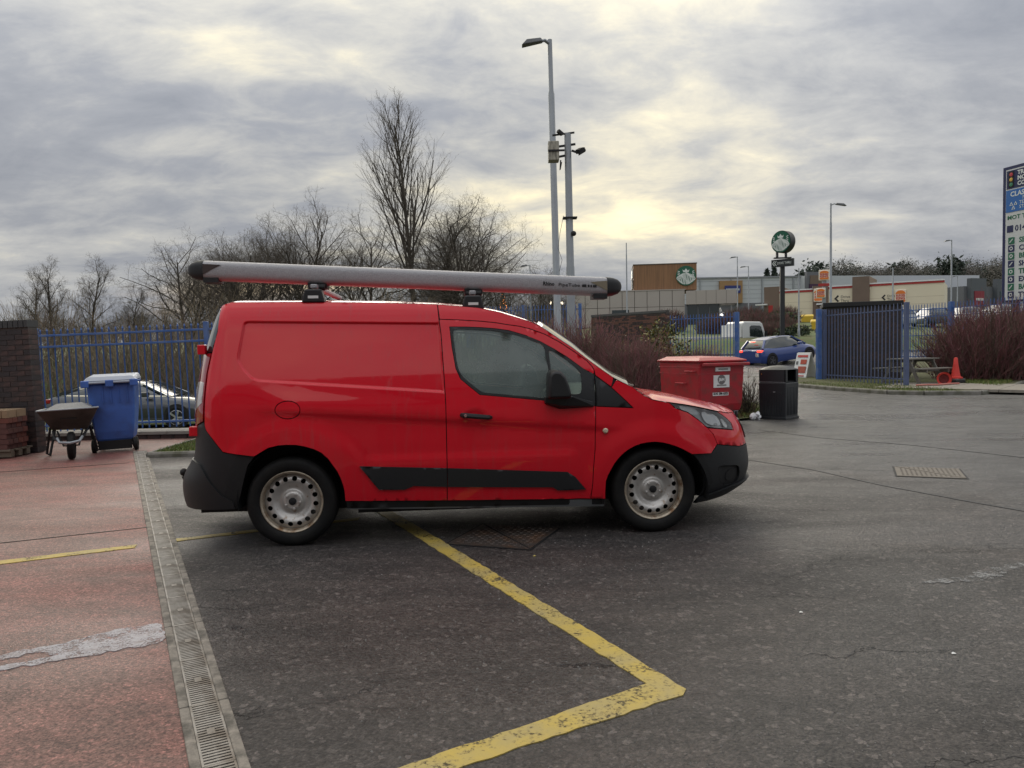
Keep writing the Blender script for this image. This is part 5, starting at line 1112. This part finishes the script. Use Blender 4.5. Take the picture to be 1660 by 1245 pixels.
# burger restaurant
t,L_=facade('burger_restaurant','cream burger restaurant with red roof trim, brown towers and orange bun signs','building',(29.6,88.2),(45.0,78.4),3.6)
def seg(x0,x1,y0,h,m,nm): MB().box(x0,x1,y0,6,0,h).build(nm,m,t)
seg(0,1.7,-.1,4.35,BRN,'brown_tower'); seg(1.7,5.4,0,3.55,CRM,'cream_wall'); seg(5.4,7.0,-.35,4.15,BRN,'brown_tower'); seg(7.0,9.5,0,3.75,CRM,'cream_wall'); seg(9.5,11.2,-.35,4.9,BRN,'brown_tower'); seg(11.2,L_,0,3.8,CRM,'cream_wall')
for x0,x1,h in ((1.72,5.4,3.55),(7.0,9.5,3.75),(11.2,L_,3.8)):
    MB().box(x0,x1,-.06,.1,h,h+.22).build('red_trim',REDT,t); MB().box(x0,x1,-.1,.1,h+.22,h+.36).build('white_trim',WHITE,t); MB().box(x0,x1,-.02,.02,0,.35).build('plinth',BRN,t)
    for z in (.95,1.7,2.45): MB().box(x0,x1,-.004,.01,z-.012,z+.012).build('panel_joint',mat('cream_joint',(.42,.36,.26),.7),t)
MB().box(.5,1.0,-.14,0,0,2.2).build('red_door',REDT,t); MB().box(-.9,.4,-.5,.1,2.25,2.4).build('door_canopy',WHITE,t)
MB().box(5.9,6.9,-1.0,.1,2.0,2.15).build('window_canopy',WHITE,t); MB().box(6.0,6.6,-.38,-.3,.5,1.6).build('window',mat('window_blue',(.2,.28,.38),.2),t)
ORG=mat('bun_orange',(.75,.20,.03),.5); RSG=mat('burger_red',(.55,.03,.02),.5); CRS=mat('sign_cream',(.78,.70,.58),.5)
def bunsign(par,c,w,h,rot=(0,0,0)):
    o=MB().box(-w/2-.06,w/2+.06,-.06,.06,-h/2-.06,h/2+.06).build('burger_sign',CRS,par,loc=c,rot=rot,bev=.2)
    bun=[(w/2*math.cos(a),h*.2+h*.28*math.sin(a)) for a in np.linspace(0,math.pi,14)]; MB().prism(bun,-.085,-.06).build('bun_top',ORG,o)
    MB().prism([(-w/2,-h*.36),(-w*.4,-h*.46),(w*.4,-h*.46),(w/2,-h*.36),(w/2,-h*.27),(-w/2,-h*.27)],-.085,-.06).build('bun_bottom',ORG,o)
    text('BURGER',h*.23,RSG,o,(0,-.085,-.0*h),(R(90),0,0),w*.9,'CENTER',bold=h*.006); text('KING',h*.27,RSG,o,(0,-.085,-.23*h),(R(90),0,0),w*.88,'CENTER',bold=h*.008); return o
bunsign(t,(6.15,-.43,3.1),1.15,1.35); bunsign(t,(14.2,-.08,2.55),.95,1.35)
def drive(x,z,s):
    MB().prism([(.3*s,0),(.0,.32*s),(.3*s,.64*s),(.42*s,.55*s),(.2*s,.32*s),(.42*s,.09*s)],-.02,.0).build('arrow',INK,t,loc=(x,0,z)); text('Drive',.36*s,INK,t,(x+.55*s,-.01,z+.34*s)); text('Thru',.36*s,INK,t,(x+.55*s,-.01,z-.02*s))
drive(7.6,2.25,1.2); drive(12.35,2.2,1.0)
MB().box(13.6,13.72,-.1,0,1.35,1.6).build('wall_lamp',INK,t)
# burger totem
t=thing('burger_totem','white pole with two stacked burger bun signs beside the lamp post','totem sign',(25.0,60.3,TZ(25,60.3)),R(-20))
MB().box(-.14,.14,-.14,.14,0,4.6).build('pole',GALV,t); bunsign(t,(0,-.2,4.15),.68,.72); MB().box(-.42,.42,-.2,-.12,3.28,3.5).build('red_strip',REDT,t); bunsign(t,(-.25,-.2,2.75),.6,.68)
# coffee totem
t=thing('coffee_totem','black pole with round green sign above a drive thru arrow board','totem sign',(16.25,45.2,TZ(16.25,45.2)-.05),R(-8))
DK=mat('totem_black',(.018,.02,.022),.45)
zb=1.71-t.location.z
MB().box(-.13,.13,-.1,.1,0,4.5+zb).build('pole',DK,t,bev=.01); MB().box(-.22,.22,-.2,.2,0,.12+zb).build('base_plate',DK,t)
q=MB(); q.lathe([(.0001,-.14),(.66,-.14),(.66,.34),(.0001,.34)],44,axis='y'); dr=q.build('drum',DK,t,sm=40,loc=(0,0,5.72+zb),rot=(0,0,R(-46)))
roundel(dr,(0,-.12,0),.63)
for x in (-.3,.2): MB().box(x-.07,x+.07,-.06,.06,4.78+zb,5.14+zb).build('bracket',DK,t)
MB().box(-.5,.5,-.16,.16,4.74+zb,4.80+zb).build('shelf',DK,t)
bd=MB().box(-.68,.68,-.08,.08,-.22,.22).build('arrow_board',DK,t,loc=(0,-.12,4.46+zb),rot=(0,0,R(-38)))
text('DRIVE THRU',.20,SWH,bd,(-.32,-.085,-.07),(R(90),0,0),.86)
for x in (-.62,-.5): MB().prism([(.12,-.15),(.0,0),(.12,.15),(.17,.15),(.06,0),(.17,-.15)],-.09,-.08).build('chevron',SWH,bd,loc=(x,0,0))
# lamp posts and poles
def lamp(name,label,x,y,h,r=.07,arm=None,lean=0.,head=.5,group=None,z=None):
    z=TZ(x,y)-.02 if z is None else z; t=thing(name,label,'lamp post',(x,y,z),0,group,ry=lean)
    MB().lathe([(r*1.5,0),(r*1.5,h*.12),(r,h*.13),(r*.82,h*.85),(r*.62,h*.86),(r*.6,h),(.001,h)],12).build('column',GALV,t,sm=40)
    if arm:
        MB().tube([(0,0,h-.12),(arm*.5,-.1,h-.05),(arm,-.15,h-.1)],r*.45,7).build('arm',GALV,t)
        s=1 if arm>0 else -1; q=MB(); q.add([(arm-s*.1,-.25,h-.12),(arm-s*.1,-.05,h-.12),(arm+s*head,.0,h-.22),(arm+s*head,-.3,h-.22),(arm-s*.05,-.2,h),(arm-s*.05,-.1,h),(arm+s*head*.7,-.05,h-.05),(arm+s*head*.7,-.25,h-.05)],[(0,1,2,3),(4,7,6,5),(0,4,5,1),(1,5,6,2),(2,6,7,3),(3,7,4,0)]); q.build('lantern',mat('lantern_grey',(.10,.105,.11),.5),t,bev=.03)
    return t
t=lamp('lamp_post','tall grey lamp post rising behind van roof, tallest of all the poles',1.36,21.45,9.98,.105,-.3,R(-.75),.5,z=0.)
t=thing('camera_pole','shorter grey pole carrying camera cluster and cabinet box beside tall lamp post','camera pole',(1.62,20.05,0),0,ry=R(-.35))
MB().lathe([(.11,0),(.11,3.5),(.10,3.55),(.088,7.0),(.001,7.0)],14).build('column',GALV,t,sm=40)
cb=MB(); cb.box(-.52,-.24,-.16,.18,6.28,6.78); cb.build('cabinet',mat('stained_cabinet',(.36,.34,.28),.6,var=.3,vs=6,col2=(.16,.15,.12),c2s=7,stretch=(3,3,.5)),t,bev=.02)
MB().box(-.53,-.10,-.18,-.155,6.50,6.55).build('strap',BLACK,t); MB().beam((-.40,0,6.96),(.18,0,7.02),.05,.04).build('top_bracket',BLACK,t); MB().beam((-.3,0,6.66),(.2,0,6.72),.05,.05).build('bracket',BLACK,t); MB().beam((-.25,0,6.4),(.05,0,6.45),.05,.05).build('bracket',BLACK,t)
c=MB(); c.beam((.1,-.02,6.55),(.26,-.05,6.48),.05,.05); c.beam((.24,-.2,6.47),(.36,.02,6.58),.11,.11); c.prism([(.28,6.42),(.46,6.52),(.42,6.60),(.26,6.56)],-.15,.02); c.build('camera',BLACK,t)
c=MB(); c.beam((-.14,-.03,6.97),(-.26,-.1,7.05),.09,.08); c.build('camera',BLACK,t); MB().sphere((.1,-.1,4.38),.07).build('dome_camera',BLACK,t); MB().box(-.17,.2,-.13,.13,4.78,4.82).build('collar',BLACK,t)
MB().tube([(-.16,-.1,4.85),(-.26,-.1,4.4),(-.32,-.1,4.0),(-.22,-.1,3.7),(-.3,-.1,3.4)],.006,5).build('loose_cable',BLACK,t); MB().tube([(-.2,-.05,6.3),(-.22,-.05,6.05),(-.18,-.05,6.25)],.02,5).build('loose_cable',BLACK,t)
lamp('lamp_post','grey lamp post with flat lantern arm beside the stacked burger signs',21.3,50.3,10.6-TZ(21.3,50.3),.085,.35,0,.6)
lamp('lamp_post','slim lamp post in front of the ochre shop bay',27.2,90.6,8.1,.08,-.3,0,.7); lamp('lamp_post','slim lamp post in front of the pale grey shed wall',30.1,95.6,7.4,.08,-.5,0,.7)
lamp('lamp_post','lamp post standing before the longest cream wall of burger restaurant',44.3,76,8.0,.08,-.35,0,.5); lamp('lamp_post','plain bare pole in front of the coffee shop roof',10.7,69.5,7.6,.07)
lamp('lamp_post','short white pole before the burger restaurant brown tower',40.2,79.5,5.6,.09); lamp('lamp_post','far lamp post before the dark retail units',66.2,112,6.9,.08,-.5,0,.5); lamp('lamp_post','thin pole rising just behind the coffee totem',18.0,47.2,6.6-2.3,.05)
lamp('lamp_post','far slim lamp post beneath the pipe tube',1.6,60.3,6.1,.06,-.3)
LIT=mat('lit_lantern',(1,.9,.7),.5,emit=(1,.85,.6),es=6)
for x,y in ((4.82,90.3),(6.2,91)):
    t=lamp('lit_lamp','small lit street lamp glowing behind the twin grey poles',x,y,6.75-TZ(x,y),.05,None,0,.4,'lit street lamps'); MB().sphere((0,0,6.75-TZ(x,y)),.16).build('glowing_head',LIT,t)
# string-lit tree
t=thing('lit_tree','small tree wrapped in glowing orange string lights beyond van roof','lit tree',(-1.0,100.4,TZ(-1,100.4)))
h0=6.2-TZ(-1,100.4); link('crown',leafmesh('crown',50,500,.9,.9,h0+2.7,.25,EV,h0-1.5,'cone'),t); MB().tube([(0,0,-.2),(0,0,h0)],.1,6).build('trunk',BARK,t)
q=MB(); rr=random.Random(9)
for i in range(90): f=rr.random(); a=rr.random()*6.28; w_=.75*(1-f*.8); q.sphere((w_*math.cos(a),w_*math.sin(a),h0-.6+f*3.),.055,5,3)
q.build('string_lights',mat('orange_bulbs',(1,.4,.1),.5,emit=(1,.33,.08),es=3.5),t)
# garage totem sign
t=thing('services_totem','tall white and navy garage services sign listing repairs above red bushes','totem sign',(20.39,31.25,-.49),R(-62))
t.scale=(1.35,)*3
NAVY=mat('sign_navy',(.018,.024,.085),.45); SGW=mat('sign_panel_white',(.60,.62,.61),.45,var=.05,vs=3); SBL=mat('sign_blue',(.03,.14,.42),.45); SGR=mat('sign_dark_green',(.015,.13,.07),.5)
t.rotation_euler=(0,0,R(-75))
WS=2.1
MB().box(-.06,WS,-.02,.22,2.52,6.60).build('sign_box',NAVY,t,bev=.01); MB().box(.06,WS-.1,-.035,-.018,2.58,6.50).build('white_panel',SGW,t)
MB().box(.09,WS-.13,-.045,-.034,5.92,6.46).build('heading_panel',NAVY,t); MB().box(.075,WS-.11,-.045,-.034,5.22,5.88).build('blue_panel',SBL,t)
tl_=MB().box(.16,.33,-.056,-.044,5.96,6.43).build('traffic_light',BLACK,t)
for z,c in ((6.34,(.5,.05,.06)),(6.19,(.65,.42,.08)),(6.04,(.05,.22,.12))): MB().lathe([(.058,-.058),(.0001,-.064)],16,(.245,0,z),'y').build('lamp_disc',mat('tl%.2f'%z,c,.5),tl_)
for s,z in (('TRA',6.30),('MO',6.14),('CO',5.98)): text(s,.17,SWH,t,(.45,-.046,z),bold=.006)
text('CLASS 4',.2,SWH,t,(.22,-.046,5.68),bold=.005); text('M.O.T.',.14,SWH,t,(.62,-.046,5.55)); text('TESTING',.14,SWH,t,(.52,-.046,5.42)); text('STATION',.14,SWH,t,(.52,-.046,5.29))
for x,z in ((.26,5.46),(.40,5.46),(.33,5.34)): MB().add([(x-.06,-.05,z-.05),(x+.06,-.05,z-.05),(x,-.05,z+.06),(x-.03,-.052,z-.035),(x+.03,-.052,z-.035),(x,-.052,z+.025)],[(0,1,4,3),(1,2,5,4),(2,0,3,5)]).build('triangle_mark',SWH,t)
text('MOT TESTING',.17,SGR,t,(.12,-.037,5.0),width=1.25,bold=.004)
ic=MB().box(-.1,.1,-.012,.0,-.1,.1).mesh('icon',NAVY); icg=MB().box(-.1,.1,-.012,.0,-.1,.1).mesh('icon',SGR)
link('icon',ic,t,(.22,-.036,4.72)); text('0141 8',.24,NAVY,t,(.38,-.037,4.64),bold=.006)
for i,s in enumerate(('SERVICING','CLUTCHES','BRAKES','SHOCKS','TRACKING','EXHAUSTS','BATTERIES','TYRES')):
    z=4.36-i*.232; q=link('icon',icg if i%2==0 else ic,t,(.27,-.036,z)); MB().beam((-.05,-.014,-.05),(.05,-.014,.05),.006,.03).build('icon_mark',SGW,q) if i%3==0 else MB().lathe([(.06,-.013),(.03,-.014)],14,axis='y').build('icon_mark',SGW,q)
    text(s,.215,SGR if i%2==0 else NAVY,t,(.52,-.037,z-.075),bold=.006)
for x in (.3,WS-.3): MB().box(x-.08,x+.08,.04,.18,-.1,2.55).build('leg',NAVY,t)
# access road of the retail park and yellow grit bins, red marker
sheet('access_road',np.linspace(8,75,20),np.linspace(73,84,8),lambda x,y:tz(x,y)+.03,ROADM)
YB=mat('grit_bin_yellow',(.62,.42,.03),.5)
for x,y,lb in ((31.0,79,'yellow grit bin against the cream burger restaurant wall'),(23.3,57.,'yellow bin beside blue gate post below burger restaurant')):
    t=thing('grit_bin',lb,'grit bin',(x,y,TZ(x,y)-.03),R(-20)); MB().box(-.55,.55,-.35,.35,0,.62,-.05,-.04).build('body',YB,t,bev=.04); MB().add([(-.66,-.42,.6),(.66,-.42,.6),(.66,.42,.6),(-.66,.42,.6),(-.6,-.36,.72),(.6,-.36,.72),(.6,.36,.86),(-.6,.36,.86)],[(0,1,5,4),(1,2,6,5),(2,3,7,6),(3,0,4,7),(4,5,6,7),(3,2,1,0)]).build('lid',YB,t,bev=.03)
# hedges on the bank
hm=bushmesh('twigs',15,700,2.2,1.1,1.5,[TWIGB,TWIGR,TWIG],.3,.016,.8,4)
for i,(x,y,s) in enumerate(((15.5,55,1.1),(18.2,57,1.15),(20.2,58,1.),(22.5,72,1.2),(26.5,73,1.2),(12.5,60,1.2),(17.4,50.5,.7))):
    t=thing('bank_hedge','brown winter hedge clump on the bank below the grey shed','hedge',(x,y,TZ(x,y)-.05),i,'hedge clumps on the bank'); t.scale=(s,s,s); link('twigs',hm,t)
gh=leafmesh('foliage',16,1500,1.2,.8,.75,.09,LF[:1]+EV,.05)
for x,y,s in ((16.9,46.8,.8),(18.6,49,.9),(24.6,69,1.4)):
    t=thing('low_shrub','low evergreen shrub clump on the grass bank by the totem','bush',(x,y,TZ(x,y)-.04),x,'low shrubs on the grass bank'); t.scale=(s,s,s); link('foliage',gh,t)
lg=MB().tube([(-1.1,0,.12),(1.1,.1,.12)],[.16,.13],9); 
t=thing('log_edge','grey log lying along the path edge below burger restaurant','log',(22.6,53.4,TZ(22.6,53.4)),.1); lg.build('log',TW,t)
kerb('road_kerb','dark kerb along the far side of the road',[(8,42.6),(14,42.7),(20,42.8),(30,43)],zf=lambda x,y:TZ(x,y)+.0,h=.13)
# garage workshop behind the photographer, mirrored in the van's paint
t=thing('workshop','long dark garage workshop facing the van, mirrored in its red side','building',(-9,-6.2,0),R(9))
WK=mat('workshop_cladding',(.055,.058,.062),.6,var=.15,vs=.8); 
MB().box(-12,18,-12,0,0,5.0).build('wall',WK,t); MB().box(-12.3,18.3,-12,.35,5.0,5.9).build('fascia',mat('fascia_dark',(.035,.04,.06),.5),t)
for x in (-8,-2,4,10): MB().box(x,x+4,-.1,.06,0,3.6).build('roller_door',mat('roller_grey',(.10,.105,.11),.5),t)
# ---------------------------------------------------------------- other vehicles
TYM=MB().lathe([(.19,-.085),(.29,-.1),(.315,-.08),(.32,0),(.315,.08),(.29,.1),(.19,.085)],28,axis='y').mesh('tyre',RUB,40)
al=MB(); al.lathe([(.20,-.09),(.205,-.098),(.215,-.094)],28,axis='y')
for k in range(5):
    a=k*2*math.pi/5; c,s=math.cos(a),math.sin(a); al.beam((.03*c,-.085,.03*s),(.2*c,-.095,.2*s),.05,.02,(0,1,0))
al.lathe([(.0001,-.1),(.05,-.095),(.055,-.08)],14,axis='y'); 
def alloy(m): return al.mesh('rim',m,40)
def loft(sec,n_,caps=True):
    m=MB(); k=len(sec[0]); m.add([p for s in sec for p in s],[(i*k+j,i*k+(j+1)%k,(i+1)*k+(j+1)%k,(i+1)*k+j) for i in range(len(sec)-1) for j in range(k)]+([tuple(range(k)),tuple(range((len(sec)-1)*k,len(sec)*k))] if caps else [])); return m
def car(name,label,cat,loc,rz,paint,L_,W_,st,gh,wb,rimc,roof=None,group=None,ry=0,rx=0):
    """st: (x,zbot,zshoulder,halfwidth) stations; gh: (x,zbase,ztop,hw_base,hw_top) stations; wb: axle x pair"""
    t=thing(name,label,cat,loc,rz,group,rx,ry)
    sec=[[(x,-w*.90,zb),(x,-w*.985,zb+(zs-zb)*.22),(x,-w,zb+(zs-zb)*.55),(x,-w*.965,zb+(zs-zb)*.86),(x,-w*.86,zs),(x,w*.86,zs),(x,w*.965,zb+(zs-zb)*.86),(x,w,zb+(zs-zb)*.55),(x,w*.985,zb+(zs-zb)*.22),(x,w*.90,zb)] for x,zb,zs,w in st]
    loft(sec,10).build('body',paint,t,sm=45)
    g=[[(x,-wb_,zb-.03),(x,-(wb_*.62+wt*.38),zb+(zt-zb)*.4),(x,-wt,zt-.03),(x,-wt*.75,zt),(x,wt*.75,zt),(x,wt,zt-.03),(x,(wb_*.62+wt*.38),zb+(zt-zb)*.4),(x,wb_,zb-.03)] for x,zb,zt,wb_,wt in gh]
    loft(g,8).build('glasshouse',GLASSD,t,sm=50)
    rf=[[(x,-wt-.008,zt-.05),(x,-wt*.78,zt+.012),(x,wt*.78,zt+.012),(x,wt+.008,zt-.05)] for x,zb,zt,wb_,wt in gh if zt-zb>.25]
    loft(rf,4).build('roof',roof or paint,t,sm=60)
    top=[q for q in gh if q[2]-q[1]>.25]; a0,a1=gh[-1],top[-1]; c0,c1=gh[0],top[0]
    for s in (-1,1):
        MB().beam((a0[0],s*a0[3],a0[1]),(a1[0],s*a1[4],a1[2]-.02),.05,.06).build('front_pillar',paint,t); MB().beam((c0[0],s*c0[3],c0[1]),(c1[0],s*c1[4],c1[2]-.02),.09,.10).build('rear_pillar',paint,t)
        xm=(top[0][0]+top[-1][0])/2-.1; MB().beam((xm,s*(gh[1][3]+.004),gh[1][1]),(xm,s*(top[0][4]+.004),top[0][2]-.05),.02,.06,(1,0,0)).build('door_pillar',BLACK,t)
        MB().box(top[-1][0]+.12,top[-1][0]+.32,s*W_/2-.02 if s>0 else -W_/2-.16,W_/2+.16 if s>0 else -W_/2+.02,gh[1][1]-.02,gh[1][1]+.11).build('door_mirror',paint if rimc else BLACK,t,bev=.03)
    al_=alloy(mat('rim_'+name+str(rimc),rimc or (.05,.05,.05),.35,.7))
    for x in wb:
        for s in (-1,1):
            MB().lathe([(.0001,0),(.365,0),(.365,.03),(.0001,.03)],26,axis='y').build('wheel_arch',BLACK,t,loc=(x,s*(W_/2-.012)-.015,.345))
            q=link('wheel',TYM,t,(x,s*(W_/2-.085),.32),(0,0,0 if s<0 else math.pi)); link('rim',al_,q)
    return t
HB=[(-1.98,.34,.62,.70),(-1.95,.26,.88,.80),(-1.7,.2,.97,.86),(-1.0,.18,.95,.868),(0,.18,.93,.866),(.9,.18,.92,.862),(1.3,.19,.86,.85),(1.75,.2,.74,.80),(2.02,.24,.60,.68),(2.06,.3,.5,.60)]
HG=[(-1.78,.95,.98,.74,.70),(-1.45,.95,1.36,.76,.58),(-.9,.94,1.435,.80,.60),(-.2,.93,1.45,.81,.61),(.35,.92,1.40,.80,.59),(1.18,.90,.93,.74,.68)]
CB=mat('blue_car_paint',(.018,.05,.22),.3,coat=1,var=.05,vs=2); CD=mat('dark_grey_car_paint',(.05,.055,.062),.3,.4,coat=1); CW=mat('white_car_paint',(.62,.63,.63),.35,coat=.6); CS=mat('silver_car_paint',(.42,.44,.46),.3,.5,coat=1)
BRL=mat('lit_brake_lamp',(.6,.03,.02),.4,emit=(1,.06,.03),es=1.6); HDL=mat('lit_headlamp',(1,1,.95),.4,emit=(1,.97,.9),es=4)
h=math.atan2(2.0,2.35)
t=car('parked_car','blue hatchback with learner plate and lit brake lamps on the road','car',(14.0,39.4,.36),R(26),CB,4.06,1.73,HB,HG,(-1.3,1.28),(.10,.10,.11),ry=R(-6))
MB().box(-1.985,-1.80,.52,.79,.80,.90).build('brake_light',BRL,t,bev=.02); MB().box(-1.985,-1.80,-.79,-.52,.80,.90).build('brake_light',BRL,t,bev=.02); MB().box(-1.72,-1.66,-.14,.14,1.30,1.33).build('high_brake_light',BRL,t)
lp=MB().box(-2.0,-1.965,-.62,-.44,.58,.76).build('learner_plate',WHITE,t); text('L',.15,RSG,lp,(-2.004,-.49,.61),(R(90),0,R(-90)),bold=.006)
# dark coupe beyond the railings
CG=[(-2.05,.98,1.0,.74,.70),(-1.5,.96,1.22,.76,.60),(-.8,.94,1.345,.78,.58),(-.1,.92,1.355,.79,.58),(.35,.91,1.30,.79,.57),(1.15,.90,.93,.76,.70)]
CBd=[(-2.36,.38,.66,.70),(-2.32,.28,.92,.80),(-2.0,.2,.98,.88),(-1.2,.18,.96,.91),(0,.18,.94,.91),(1.0,.18,.92,.905),(1.5,.19,.86,.89),(2.0,.2,.76,.84),(2.28,.26,.62,.74),(2.33,.32,.5,.64)]
t=car('parked_car','dark grey coupe parked beyond the blue railings','car',(-11.0,22.3,-.72),R(1),CD,4.7,1.82,CBd,CG,(-1.42,1.40),(.5,.5,.52))
for s in (-1,1): MB().box(-2.37,-2.2,s*.66-.16,s*.66+.16,.78,.90).build('tail_light',REDL,t,bev=.02)
for y in (-.80,.80):
    MB().tube([(-1.9,y*.94,.99),(-.9,y*.995,.965),(.2,y*1.0,.945),(1.1,y*.965,.925)],.011,5).build('chrome_strip',CHROME,t); MB().tube([(-1.75,y*.86,1.10),(-1.35,y*.79,1.255),(-.7,y*.745,1.33),(0.,y*.745,1.335),(.4,y*.76,1.27),(1.1,y*.96,.95)],.011,5).build('chrome_strip',CHROME,t)
    MB().box(-1.0,1.0,y*1.13-.012,y*1.13+.012,.24,.262).build('sill_strip',CHROME,t)
# oncoming SUV and parked cars
SB=[(-2.2,.4,.9,.75),(-2.1,.3,1.05,.86),(-1,.28,1.08,.92),(.8,.28,1.06,.92),(1.5,.3,1.0,.88),(2.1,.35,.85,.80),(2.2,.42,.7,.7)]; SG=[(-2.1,1.06,1.1,.8,.75),(-1.9,1.06,1.60,.82,.66),(-.5,1.06,1.68,.84,.68),(.3,1.05,1.64,.83,.66),(1.1,1.03,1.07,.8,.75)]
t=car('oncoming_car','white car with lit headlamps on the retail park road','car',(21.2,79.0,TZ(21.2,79)+.03),R(-100),CW,4.4,1.84,SB,SG,(-1.35,1.35),(.3,.3,.3))
for s in (-1,1): MB().box(2.08,2.22,s*.62-.15,s*.62+.15,.74,.92).build('headlight',HDL,t,bev=.03)
for x,y,rz,m,lb in ((30.2,59,80,CS,'silver car parked beyond the palisade fence'),(33.0,59.5,84,CD,'dark car parked between silver and white cars beyond the fence'),(35.8,60,82,CW,'white car parked beyond the palisade fence'),(41.2,64,85,CW,'white car partly hidden above the huge red bush')):
    car('parked_car',lb,'car',(x,y,TZ(x,y)-.02),R(rz),m,4.06,1.73,HB,HG,(-1.3,1.28),(.3,.3,.3),group='cars parked beyond the fence')
# white lorry cab with tipper body
t=thing('white_lorry','white lorry cab with pale body passing behind the blue gate post','lorry',(14.1,48.3,TZ(14.1,48.3)+.02),R(20))
t.location.z=.62
cp_=[(.2,.45),(2.0,.45),(2.08,.6),(2.05,1.15),(1.72,2.08),(1.55,2.18),(.35,2.2),(.2,2.1)]; MB().prism(cp_,-.88,.88).build('cab',CW,t,bev=.07)
wn=[(.75,1.25),(1.55,1.18),(1.80,1.22),(1.62,1.85),(1.5,1.93),(.85,1.95),(.72,1.85)]
for s in (-1,1): MB().prism(wn,s*.885-.01,s*.885+.01).build('side_window',GLASSD,t,bev=.01); MB().box(1.85,1.95,s*1.0-.08,s*1.0+.08,1.2,1.6).build('mirror',BLACK,t)
MB().add([(2.075,-.78,1.2),(2.075,.78,1.2),(1.79,.74,1.98),(1.79,-.74,1.98)],[(0,1,2,3)]).build('windscreen',GLASSD,t)
MB().box(-3.4,.05,-.95,.95,.85,1.25).build('tipper_body',mat('pale_lorry_body',(.45,.44,.42),.6),t,bev=.02); MB().box(-3.4,1.8,-.4,.4,.5,.75).build('chassis',BLACK,t); MB().box(-.1,.1,-.9,.9,1.2,2.0).build('headboard',WHITE,t)
for x in (1.25,-2.3):
    for s in (-1,1): q=link('wheel',TYM,t,(x,s*.8,.36)); q.scale=(1.12,1.1,1.12)
MB().box(-3.45,-3.38,-.8,.8,.62,.72).build('tail_bar',REDL,t)
bpy.context.view_layer.update()
